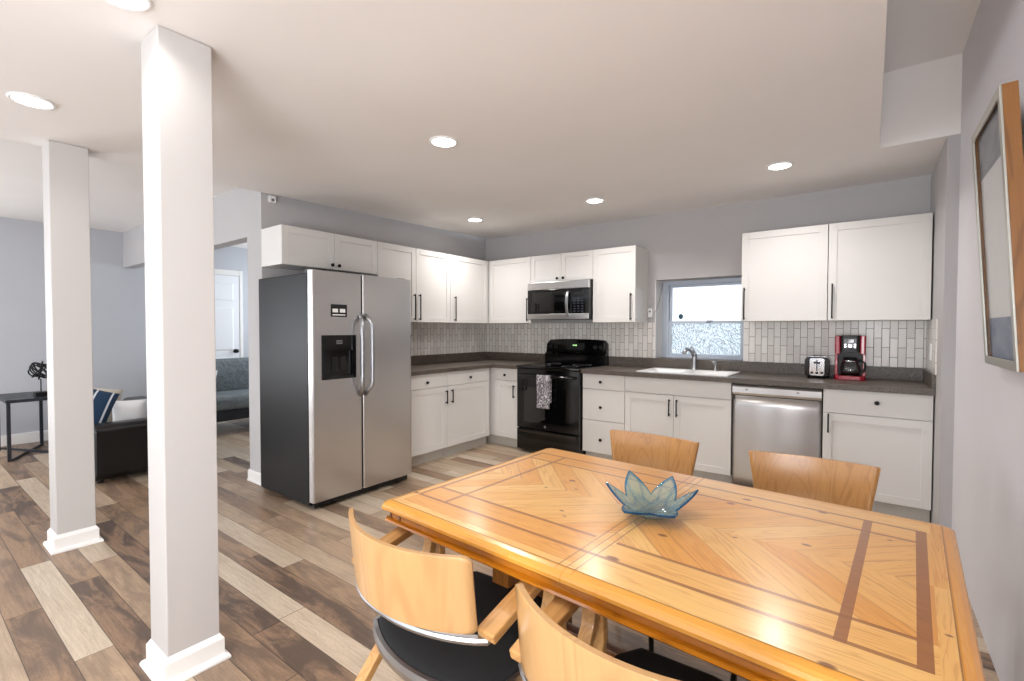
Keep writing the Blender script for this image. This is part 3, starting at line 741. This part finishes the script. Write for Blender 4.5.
# tea towel over the oven handle
b = MB(); path = []
for k in range(11): path.append((-.690+.002*math.sin(k), .56+.255*k/10))
for k in range(1, 8): a = PI*k/8; path.append((-.705+.0155*math.cos(a), .822+.0155*math.sin(a)))
for k in range(21): path.append((-.7215-.003*math.sin(k*.4), .822-.32*k/20))
NX = 8; tw = .165; grid = []
for y, z in path:
    grid.append([b.bm.verts.new((tw*(i/NX-.5)*(1-.08*max(0, (.822-z)/.32)) , y-.003*math.sin(i*1.6)*max(0, (.822-z))*3, z)) for i in range(NX+1)])
for r0, r1 in zip(grid, grid[1:]):
    for i in range(NX): b._f([r0[i], r0[i+1], r1[i+1], r1[i]], True)
o = b.build('tea_towel', 'towel'); o.location = (1.37, 0, 0); s = o.modifiers.new('thick', 'SOLIDIFY'); s.thickness = .0025; s.offset = 0
tag(o, 'grey and white patterned tea towel hanging over the oven door handle', 'towel')

# ================================================================== MICROWAVE
def microwave():
    x0, W = .950, .762; z0, z1 = 1.408, 1.815; F = -.400
    t = thing('microwave', 'stainless over-the-range microwave with dark window and curved handle', 'microwave', (x0, 0, z0)); H = z1-z0
    MB().box(.001, W-.001, F+.03, -.01, .002, H-.002).build('body', 'black_plastic', t, .003)
    MB().box(0, W, F-.004, F+.029, H-.085, H-.003).build('vent_panel', 'steel', t, .004)
    b = MB(); b.box(0, W*.72, F-.004, F+.029, .0, .060); b.box(0, .055, F, F+.029, .0605, H-.0865); b.box(.055, W*.72, F, F+.029, .0605, .085); b.box(.055, W*.72, F, F+.029, H-.105, H-.0865); b.box(W*.66, W*.72, F, F+.029, .085, H-.105)
    d = b.build('door', ['black_gloss'], t, .002)
    MB().box(0, W, F-.005, F+.0, .002, .060).build('lower_trim', 'steel', t, .002)
    MB().box(.056, W*.66, F+.004, F+.02, .086, H-.106).build('door_window', 'dark_glass', d)
    pts = [(W*.685, F-.004, .03)] + [(W*.685, F-.004-.04*math.sin(PI*k/12)**.6, .03+.265*k/12) for k in range(1, 12)] + [(W*.685, F-.004, .295)]
    MB().ribbon(pts, .030, .010).build('handle', 'brushed', d, .003)
    b = MB(); b.box(W*.722, W, F, F+.029, .0605, H-.0865); cp = b.build('control_panel', 'black_gloss', t, .002)
    b = MB(); 
    for r in range(6):
        for c in range(3): b.box(W*.76+c*.045, W*.76+c*.045+.028, F-.0012, F-.0002, .075+r*.027, .088+r*.027)
    o = b.build('keypad', paint('dim_key_print', (40, 44, 54), .4, 0, 0), cp)
    b = MB(); b.box(W*.77, W*.93, F-.0012, F-.0002, .255, .285); b.build('display', 'dark_glass', cp)
microwave()

# ================================================================== DISHWASHER
t = thing('dishwasher', 'stainless steel dishwasher between the sink cabinet and right base cabinet', 'dishwasher', (3.117, 0, 0)); W = .612
MB().box(.003, W-.003, -.585, -.02, .10, .868).build('body', 'black_plastic', t)
MB().box(.010, W-.010, -.56, -.5, .0, .0995).build('toe_panel', 'black_plastic', t)
b = MB(); n = 10; rings = []
for k in range(n+1):
    s = k/n; z = .055+(.775-.055)*s; bow = .010*math.sin(PI*s)**.5
    rings.append([(.004, -.60-bow*.6, z), (.03, -.612-bow, z), (W-.03, -.612-bow, z), (W-.004, -.60-bow*.6, z), (W-.004, -.586, z), (.004, -.586, z)])
b.loft(rings, True); b.build('door', 'steel_v', t)
b = MB(); b.prof([(-.586, .782), (-.612, .782), (-.622, .80), (-.622, .845), (-.612, .864), (-.586, .864)], .004, W-.004); cp = b.build('control_strip', 'steel', t)
b = MB(); b.box(.006, W-.006, -.605, -.587, .7745, .7825); b.build('grip_recess', 'black_plastic', t)
for xx in (.10, .45): bx('button', 'grey_plastic', xx, xx+.018, -.6232, -.622, .822, .833, cp)

# ================================================================== TOASTER
t = thing('toaster', 'black and chrome two-slot toaster beside the red coffee maker', 'toaster', (3.667, -.02, .9145))
def rr_xz(x0, x1, z0, z1, r, n=5): return rrect(x0, x1, z0, z1, r, n)
def body_y(name, mat, prof, y0, y1, par, bev=0.):
    return MB().loft([[(x, y0, z) for x, z in prof], [(x, y1, z) for x, z in prof]]).build(name, mat, par, bev)
body_y('body', 'black_gloss', rr_xz(-.085, .085, .010, .170, .035, 6), -.245, -.03, t, .008)
body_y('front_plate', 'chrome', rr_xz(-.050, .050, .022, .162, .018, 5), -.252, -.246, t, .002)
b = MB(); b.box(-.062, .062, -.2, -.07, .1701, .173); b.build('top_plate', 'chrome', t)
for xx in (-.035, .014): bx('bread_slot', 'black_plastic', xx, xx+.021, -.19, -.08, .1731, .1745, t)
b = MB(); b.box(-.004, .004, -.2535, -.2521, .06, .145); b.box(-.022, .022, -.272, -.2536, .118, .132); b.build('lever', 'black_plastic', t, .001)
for xx in (-.034, 0, .034): MB().cyl((xx, -.2525, .045), (xx, -.262, .045), .010).build('dial', 'black_plastic', t)
for xx in (-.06, .06):
    for yy in (-.22, -.06): MB().cyl((xx, yy, 0), (xx, yy, .010), .012).build('foot', 'black_plastic', t)

# ================================================================== COFFEE MAKER
t = thing('coffee_maker', 'red drip coffee maker with glass carafe on the right countertop', 'coffee maker', (3.880, -.03, .9145))
hw = .098
b = MB(); b.prism(rrect(-hw, hw, -.255, 0, .035), 0, .032); b.prism(rrect(-hw, hw, -.085, -.001, .025), .032, .342)
b.prism(rrect(-hw, -hw+.038, -.235, -.086, .012), .20, .342); b.prism(rrect(hw-.038, hw, -.235, -.086, .012), .20, .342); b.box(-hw, -hw+.020, -.20, -.086, .032, .20); b.box(hw-.020, hw, -.20, -.086, .032, .20)
b.build('housing', 'red', t, .004)
b = MB(); b.prism(rrect(-hw+.039, hw-.039, -.250, -.088, .02), .215, .344); b.build('brew_head', 'black_plastic', t, .003)
b = MB(); b.box(-hw+.021, hw-.021, -.092, -.0855, .034, .214); b.box(-hw+.0385, hw-.0385, -.2, -.1, .202, .2145); b.build('back_panel', 'black_plastic', t)
b = MB(); b.box(-.040, .040, -.2545, -.2505, .245, .318); cp = b.build('control_panel', 'grey_plastic', t, .002)
b = MB(); b.box(-.022, .022, -.256, -.2546, .288, .312); b.build('display', 'dark_glass', cp)
for xx, zz, q in ((-.030, .256, .006), (-.030, .272, .006), (.030, .256, .006), (.030, .272, .006), (0, .264, .012)): MB().cyl((xx, -.2546, zz), (xx, -.259, zz), q).build('button', 'chrome', cp)
b = MB(); b.cyl((0, -.165, .032), (0, -.165, .036), .068, n=32); b.build('hot_plate', 'black_metal', t)
cf = thing('carafe', 'clear glass carafe with black handle sitting in the red coffee maker', 'carafe', (3.880, -.195, .9512))
b = MB(); b.lathe([(.052, 0), (.062, .010), (.067, .035), (.062, .070), (.048, .100), (.044, .112), (.0425, .112), (.0465, .098), (.060, .070), (.065, .035), (.060, .012), (.050, .002)], n=32); b.build('jug', 'clear_glass', cf)
b = MB(); b.lathe([(.0005, .113), (.046, .113), (.048, .120), (.040, .132), (.001, .136)], n=32); b.build('lid', 'black_plastic', cf)
b = MB(); b.lathe([(.0455, .100), (.0475, .100), (.0475, .112), (.0455, .112), (.0455, .100)], n=32); b.build('collar', 'chrome', cf)
b = MB(); b.ribbon([(.046, -.01, .106), (.075, -.03, .110), (.092, -.04, .095), (.094, -.041, .06), (.085, -.037, .030), (.072, -.03, .022)], .014, .016, (-.4, .9, 0)); b.build('handle', 'black_plastic', cf, .003)

# ================================================================== DINING TABLE
TC = (3.478, -3.378)
TR = -.056
def oct_ring(hl, hw_, c, z):
    return [(-hl+c, -hw_, z), (hl-c, -hw_, z), (hl, -hw_+c, z), (hl, hw_-c, z), (hl-c, hw_, z), (-hl+c, hw_, z), (-hl, hw_-c, z), (-hl, -hw_+c, z)]
t = thing('dining_table', 'large pine dining table with inlaid parquet top', 'table', (TC[0], TC[1], 0), TR)
R3 = []
for ins, z in ((.030, .732), (.004, .733), (.000, .736), (.000, .744), (.004, .751), (.012, .756), (.024, .7592), (.030, .760)):
    R3.append(oct_ring(TL-ins, TW-ins, .016, z))
MB().loft(R3).build('tabletop', 'top', t)
R3 = []
for ins, z in ((.030, .692), (.012, .693), (.007, .698), (.009, .704), (.019, .708), (.019, .7315)):
    R3.append(oct_ring(TL-ins, TW-ins, .016, z))
MB().loft(R3).build('apron', 'apron', t)
b = MB()
for sx in (-1, 1):
    for sy in (-1, 1):
        for q in (.040, .085):
            b.box(sx*(TL-q)-.003, sx*(TL-q)+.003, sy*(TW-.0185)-.0015, sy*(TW-.0185)+.0015, .709, .731)
            b.box(sx*(TL-.0185)-.0015, sx*(TL-.0185)+.0015, sy*(TW-q)-.003, sy*(TW-q)+.003, .709, .731)
tag(b.build('inlay_stripe', 'pedestal', t), kind='stuff')
for sx in (-1, 1):
    b = MB(); px = sx*.42
    b.box(px-.035, px+.035, -.19, .19, .085, .645); b.box(px-.045, px+.045, -.26, .26, .645, .691)
    b.prof([(-.34, 0), (-.34, .045), (-.28, .070), (-.19, .085), (.19, .085), (.28, .070), (.34, .045), (.34, 0), (.26, 0), (.22, .02), (-.22, .02), (-.26, 0)], px-.045, px+.045)
    b.build('pedestal', 'pedestal', t, .004)
bx('stretcher', 'pedestal', -.384, .384, -.02, .02, .20, .30, t, .004)

# ================================================================== GLASS BOWL
def bowl():
    b = MB(); n = 144; mrad = 14; lay = b.bm.verts.layers.float.new('rim')
    rings = []
    phase = {0: 1.0, 1: 1.1, 2: .95, 3: 1.1, 4: .95, 5: 1.0}
    for j in range(mrad+1):
        s = j/mrad; ring = []
        for i in range(n):
            th = 2*PI*i/n; ph = (th*6/(2*PI)) % 1; k = int(th*6/(2*PI)) % 6
            tri = 1-abs(2*ph-1); p = (tri**.95)*phase[k]; f = (k in (3, 4)); lift = .022 if f else .056
            Rr = .080+.050*p; r = .040+(Rr-.040)*s
            z = .004 + (s**1.15)*(.030+(lift-.030*0)*p) - (.014 if f else .004)*(max(0, s-.6)/.4)**2*p
            v = b.bm.verts.new((r*math.cos(th), r*math.sin(th), z))
            stripe = math.exp(-((ph-.30)/.045)**2)*(s > .35) + math.exp(-((ph-.70)/.045)**2)*(s > .35)
            v[lay] = min(1, max(0, (s-.88)/.07)+.45*stripe+.5*math.exp(-((s-.30)/.10)**2)*(1-p*.5))
            ring.append(v)
        rings.append(ring)
    for a, c in zip(rings, rings[1:]):
        for i in range(n): b._f([a[i], a[(i+1) % n], c[(i+1) % n], c[i]], True)
    b._f(rings[0][::-1], True)
    o = b.build('glass_bowl', 'bowl'); s = o.modifiers.new('thick', 'SOLIDIFY'); s.thickness = .0045; s.offset = 1
    o.location = (3.492, -3.395, .7612); o.rotation_euler = (0, 0, .87)
    tag(o, 'blue and clear art glass bowl with pointed petal rim on the dining table', 'bowl')
bowl()

# ================================================================== ARMCHAIRS
def arc_pts(hw_, sag, n, y0):   # plan arc: ends at (+-hw, y0), middle at y0-sag
    Rr = (hw_*hw_+sag*sag)/(2*sag); a = math.asin(hw_/Rr)
    return [(Rr*math.sin(-a+2*a*k/n), y0-sag+Rr-Rr*math.cos(-a+2*a*k/n)) for k in range(n+1)]
def shell(b, hw_, sag, y0, z0, z1, th, rake=.0, n=24, cr=.02, hw_low=None, m=8, top_curve=0.):
    """curved plywood shell: plan arc, rounded end corners"""
    hl = hw_low or hw_; outer, inner = [], []
    H_ = z1-z0; c_ = cr/H_; rows = [c_*q for q in (0, .08, .25, .5, .75, 1)] + [.35, .5, .65] + [1-c_*q for q in (1, .75, .5, .25, .08, 0)]; m = len(rows)-1
    for j in range(m+1):
        s = rows[j]; z = z0+(z1-z0)*s
        dz = min(z-z0, z1-z)
        if dz < cr: e = cr-math.sqrt(max(0, cr*cr-(cr-dz)**2))
        w_ = hl+(hw_-hl)*s-e
        pts = arc_pts(w_, sag*(w_/hw_)**2, n, y0-rake*s-(sag-sag*(w_/hw_)**2)*0)
        mid = arc_pts(hw_, sag, n, y0-rake*s)
        yc = mid[n//2][1]; dy = yc-pts[n//2][1]
        o_, i_ = [], []
        for k, (x, y) in enumerate(pts):
            y += dy; nx = x; rr = math.hypot(x, 1); 
            Rr = (hw_*hw_+sag*sag)/(2*sag); cxn = Vector((x, (y-(yc+Rr)), 0)).normalized()
            zz = z + (top_curve*(1-(x/hw_)**2) if s > .5 else 0)
            o_.append((x+cxn.x*th/2, y+cxn.y*th/2, zz)); i_.append((x-cxn.x*th/2, y-cxn.y*th/2, zz))
        outer.append(o_); inner.append(i_)
    V1 = [[b.bm.verts.new(p) for p in r] for r in outer]; V2 = [[b.bm.verts.new(p) for p in r] for r in inner]
    for j in range(m):
        for k in range(n):
            b._f([V1[j][k], V1[j][k+1], V1[j+1][k+1], V1[j+1][k]], True); b._f([V2[j][k], V2[j+1][k], V2[j+1][k+1], V2[j][k+1]], True)
        b._f([V1[j][0], V1[j+1][0], V2[j+1][0], V2[j][0]]); b._f([V1[j][n], V2[j][n], V2[j+1][n], V1[j+1][n]])
    for k in range(n): b._f([V1[0][k], V2[0][k], V2[0][k+1], V1[0][k+1]]); b._f([V1[m][k], V1[m][k+1], V2[m][k+1], V2[m][k]])
def smooth_path(P, n=6):
    out = []
    for i in range(len(P)-1):
        p0 = Vector(P[max(i-1, 0)]); p1 = Vector(P[i]); p2 = Vector(P[i+1]); p3 = Vector(P[min(i+2, len(P)-1)])
        for k in range(n):
            t_ = k/n; out.append(.5*((2*p1)+(p2-p0)*t_+(2*p0-5*p1+4*p2-p3)*t_*t_+(3*p1-p0-3*p2+p3)*t_**3))
    out.append(Vector(P[-1])); return out
def armchair(label, loc, rz):
    t = thing('armchair', label, 'chair', loc, rz, None)
    y0 = -.20                                                     # back tips
    b = MB(); shell(b, .236, .085, y0, .625, .805, .012, .02, cr=.018); b.build('backrest', 'beech', t)
    # metal band under the shell, joining the arms
    pts = [(x, y, .622-.010*abs(x)/.24) for x, y in arc_pts(.246, .088, 28, y0+.012)]
    pts = [(pts[0][0]-.003, pts[0][1]+.05, .612)] + pts + [(pts[-1][0]+.003, pts[-1][1]+.05, .612)]
    b = MB(); rings = []
    for i, p in enumerate(pts):
        a = Vector(pts[min(i+1, len(pts)-1)])-Vector(pts[max(i-1, 0)]); a.z = 0; a.normalize(); nn = Vector((a.y, -a.x, 0)); p = Vector(p)
        rings.append([p+nn*u_+Vector((0, 0, w_)) for u_, w_ in ((-.006, -.012), (.009, -.012), (.012, -.004), (.009, .003), (-.006, .003))])
    b.loft(rings); b.build('back_rail', 'brushed', t)
    # seat cushion
    n = 20; rear = arc_pts(.222, .065, n, -.143)
    def outline(ins): 
        P = [(x*(1-ins/.222), y+ins) for x, y in rear]
        P += [(.232-ins, .02), (.222-ins, .16), (.185-ins, .232-ins), (0, .25-ins), (-.185+ins, .232-ins), (-.222+ins, .16), (-.232+ins, .02)]
        return P
    def crown(x, y): return .0
    b = MB(); b.loft([[(x, y, z) for x, y in outline(i_)] for i_, z in ((.006, .425), (.0, .432), (.0, .452), (.006, .462), (.022, .468), (.07, .4705))], True); b.build('seat', 'seat', t)
    # brushed rim round the rear of the seat
    b = MB(); rp = [(-.236, -.02)]+[(x*1.02, y-.006) for x, y in rear]+[(.236, -.02)]; rings = []
    for i, (x, y) in enumerate(rp):
        a = Vector((rp[min(i+1, len(rp)-1)][0]-rp[max(i-1, 0)][0], rp[min(i+1, len(rp)-1)][1]-rp[max(i-1, 0)][1], 0)).normalized(); nn = Vector((a.y, -a.x, 0))
        rings.append([Vector((x, y, z))+nn*q for q, z in ((-.004, .418), (.008, .418), (.011, .436), (.008, .452), (-.004, .452))])
    b.loft(rings); b.build('seat_rim', 'brushed', t)
    MB().prism([(-.20, -.16), (.20, -.16), (.19, .20), (-.19, .20)], .400, .4175).build('seat_frame', 'black_plastic', t, .003)
    for s in (-1, 1):
        x = s*.243
        path = smooth_path([(x*1.04, y0+.005, .622), (x*1.04, -.13, .640), (x*1.03, -.03, .664), (x*1.02, .035, .676), (x, .078, .664), (x, .100, .625), (x, .108, .56), (x, .118, .44), (x, .14, .22), (x, .165, .0)], 5)
        w_ = [.052 if q.z > .6 else (.046 if q.z > .5 else .034) for q in path]
        b = MB(); b.ribbon(path, w_, .024); b.build('arm', 'beech_x', t, .004)
        path = smooth_path([(x, .070, .630), (x, .073, .600), (x, .055, .550), (x, -.02, .455), (x, -.20, .262), (x, -.450, .0)], 6)
        b = MB(); b.ribbon(path, .036, .024); b.build('rear_leg', 'beech_x', t, .003)
    bx('cross_bar', 'black_metal', -.224, .224, -.01, .015, .400, .4175, t)
    return t
c1 = armchair('pale wood armchair with black seat, nearer the refrigerator of the near-side pair', (3.085, -3.745, 0), -.045)
c2 = copy_tree(c1); c2.location = (3.695, -3.786, 0); c2.rotation_euler = (0, 0, -.06)
c2['label'] = 'pale wood armchair closest to the camera, cut off by the bottom edge of the photo'
c1['group'] = c2['group'] = 'pale armchairs on the near side of the table'

# ================================================================== SIDE CHAIRS (far side)
def side_chair(label, loc, rz):
    t = thing('side_chair', label, 'chair', loc, rz)
    b = MB(); shell(b, .219, .030, -.20, .585, .800, .011, .03, cr=.008, hw_low=.185); b.build('backrest', 'oak_ply', t)
    b = MB(); b.loft([[(x*(1-i_*2.2), y*(1-i_*2.2), z) for x, y in rrect(-.205, .205, -.20, .215, .06)] for i_, z in ((.0, .440), (0, .462), (.02, .470), (.12, .473))], True); b.build('seat', 'seat', t)
    for s in (-1, 1):
        b = MB(); b.tube(smooth_path([(s*.15, -.17, .43), (s*.155, -.245, .45), (s*.16, -.252, .50), (s*.165, -.2536, .60), (s*.165, -.2536, .68)], 5), .009); b.build('back_post', 'black_metal', t)
        b = MB(); b.tube([(s*.17, .19, .44), (s*.195, .215, 0)], .010); b.build('leg', 'black_metal', t)
        b = MB(); b.tube([(s*.17, -.17, .44), (s*.20, -.23, 0)], .010); b.build('leg', 'black_metal', t)
    b = MB(); b.tube([(-.17, .19, .428), (.17, .19, .428), (.17, -.17, .428), (-.17, -.17, .428)], .009, closed=True); b.build('seat_frame', 'black_metal', t)
    return t
s1 = side_chair('orange wood chair across the table in front of the sink cabinet', (3.172, -2.785, 0), PI-.04)
s2 = copy_tree(s1); s2.location = (3.828, -2.80, 0); s2.rotation_euler = (0, 0, PI+.03)
s2['label'] = 'orange wood chair across the table in front of the dishwasher and right base cabinet'
s1['group'] = s2['group'] = 'side chairs on the far side of the table'

# ================================================================== FRAMED PICTURE (leaning out at the top)
def picture():
    z0, z1 = 1.175, 2.06; ya, yb = -2.66, -2.155        # hangs on the near right wall
    t = thing('framed_picture', 'large framed print with thick oak sides on the right-hand wall', 'picture', (4.361, (ya+yb)/2, (z0+z1)/2))
    tilt = math.atan2(.055, z1-z0)
    t.rotation_euler = (0, -tilt, 0)
    h = (z1-z0)/2; w_ = (yb-ya)/2
    b = MB(); D = .028
    b.box(-.022, .0145, -w_, -w_+.012, -h, h); b.box(-.022, .0145, w_-.012, w_, -h, h); b.box(-.022, .0145, -w_+.012, w_-.012, -h, -h+.012); b.box(-.022, .0145, -w_+.012, w_-.012, h-.012, h)
    b.build('frame', 'frame_wood', t, .001)
    b = MB(); q = .030
    for a0, a1, c0, c1_ in ((-w_, -w_+q, -h, h), (w_-q, w_, -h, h), (-w_+q, w_-q, -h, -h+q), (-w_+q, w_-q, h-q, h)): b.box(-.028, -.0221, a0, a1, c0, c1_)
    b.build('frame_liner', 'mat_silver', t, .001)
    bx('print', 'art', -.010, -.008, -w_+.013, w_-.013, -h+.013, h-.013, t)
    bx('glazing', 'pic_glass', -.021, -.019, -w_+.013, w_-.013, -h+.013, h-.013, t)
    bx('backing', 'pedestal', .010, .014, -w_+.013, w_-.013, -h+.013, h-.013, t)
picture()

# ================================================================== LIVING ROOM
def cushion(name, w_, h_, th, mat, label, loc, rot, cat='pillow'):
    b = MB(); n = 14; G1, G2 = [], []
    for j in range(n+1):
        r1, r2 = [], []
        for i in range(n+1):
            u_, v_ = 2*i/n-1, 2*j/n-1; k = (max(0, (1-u_**4)*(1-v_**4)))**.75
            pinch = 1-.07*(1-abs(u_))*0-.05*(abs(v_)**2)*(1-abs(u_)**2); pv = 1-.05*(abs(u_)**2)*(1-abs(v_)**2)
            x, z = w_/2*u_*pv, h_/2*v_*pinch
            r1.append(b.bm.verts.new((x, th/2*k, z))); r2.append(r1[-1] if (i in (0, n) or j in (0, n)) else b.bm.verts.new((x, -th/2*k, z)))
        G1.append(r1); G2.append(r2)
    for j in range(n):
        for i in range(n):
            b._f([G1[j][i], G1[j][i+1], G1[j+1][i+1], G1[j+1][i]], True); b._f([G2[j][i], G2[j+1][i], G2[j+1][i+1], G2[j][i+1]], True)
    o = b.build(name, mat); o.location = loc; o.rotation_euler = rot; return tag(o, label, cat)
# black leather sofa: arm facing the kitchen
t = thing('leather_sofa', 'black leather sofa behind the columns, its arm toward the kitchen', 'sofa', (-1.09, -3.34, 0))
def arm_prof(x0, x1, zb, zt): return rrect(x0, x1, zb, zt, .045, 6)
MB().loft([[(x, y, z) for x, z in rrect(-.20, .0, .03, .50, .06, 6)] for y in (-.355, .31)]).build('arm', 'leather', t, .015)
MB().loft([[(x, y, z) for x, z in rrect(-1.42, -1.22, .03, .50, .06, 6)] for y in (-.355, .31)]).build('arm', 'leather', t, .015)
MB().loft([[(x, y, z) for y, z in rrect(.16, .42, .03, .555, .07, 6)] for x in (-1.40, -.02)]).build('backrest', 'leather', t, .015)
MB().box(-1.215, -.205, -.34, .155, .07, .24).build('base', 'leather', t, .01)
for x0, x1 in ((-1.213, -.712), (-.708, -.207)):
    MB().box(x0, x1, -.355, .155, .245, .385).build('seat_cushion', 'leather', t, .035, 4)
for xx, yy in ((-.1, -.3), (-1.3, -.3), (-.1, .33), (-1.3, .33)): MB().cyl((xx, yy, 0), (xx, yy, .03), .022).build('foot', 'black_plastic', t)
cushion('throw_pillow', .32, .38, .13, 'striped', 'navy blue throw pillow with pale stripes on the black leather sofa', (-1.42, -3.66, .600), (0, .35, 1.15))
cushion('throw_pillow', .40, .38, .13, 'cream', 'cream patterned throw pillow behind the navy one on the leather sofa', (-1.72, -3.56, .575), (0, .15, .95))
cushion('throw_pillow', .27, .27, .17, 'white_cloth', 'small white round-cornered pillow tucked against the leather sofa arm', (-1.42, -3.37, .520), (.1, 0, 1.1))
# grey futon
t = thing('grey_sofa', 'grey fabric sofa seen through the wide opening beside the white door', 'sofa', (-2.30, -1.9, 0))
MB().box(-.85, 0, -.72, .55, .17, .29).build('base', 'console', t, .01)
MB().box(-.84, .01, -.72, .55, .291, .47).build('seat_cushion', 'grey_fabric', t, .06, 4)
b = MB(); b.loft([[(x, y, z) for x, z in ((-.62, .472), (-.60, .70), (-.66, .86), (-.74, .90), (-.84, .86), (-.88, .66), (-.86, .40), (-.86, .30), (-.852, .472))] for y in (-.72, -.4, 0, .3, .55)], True)
b.build('back_cushion', 'grey_fabric', t, .03, 3)
for xx in (-.78, -.06):
    for yy in (-.66, .49): MB().cyl((xx, yy, 0), (xx, yy, .17), .022).build('foot', 'black_plastic', t)
cushion('throw_pillow', .34, .30, .12, 'white_cloth', 'white throw pillow on the grey sofa, mostly hidden by the foreground column', (-2.60, -2.36, .640), (.35, 0, 1.57))
# console table
t = thing('console_table', 'dark metal console table against the left wall', 'console table', (-3.0, -4.0, 0))
MB().box(-.42, .32, -.02, .36, .575, .605).build('tabletop', 'console', t, .002)
for xx in (-.40, .29):
    for yy in (0, .33): MB().box(xx-.014, xx+.014, yy-.012, yy+.016, 0, .575).build('leg', 'console', t, .001)
MB().ribbon([(.29, .02, .012), (-.38, .33, .012)], .022, .012, (0, 0, 1)).build('brace', 'console', t)
MB().ribbon([(-.38, .02, .027), (.29, .33, .027)], .022, .012, (0, 0, 1)).build('brace', 'console', t)
# sculpture
t = thing('orb_sculpture', 'black open wire orb sculpture on a square base on the console table', 'sculpture', (-2.88, -3.74, .605))
bx('base', 'black_metal', -.06, .06, -.05, .05, 0, .045, t, .003)
MB().cyl((0, 0, .045), (0, 0, .178), .005).build('rod', 'black_metal', t)
b = MB(); rr = random.Random(5)
for k in range(7):
    ax = Vector((rr.uniform(-1, 1), rr.uniform(-1, 1), rr.uniform(-1, 1))).normalized(); p = ax.orthogonal().normalized(); q = ax.cross(p)
    b.tube([Vector((0, 0, .265))+.088*(math.cos(2*PI*i/28)*p+math.sin(2*PI*i/28)*q)*(1+.015*k) for i in range(28)], .0065, 8, True)
b.build('wire_orb', 'black_metal', t)
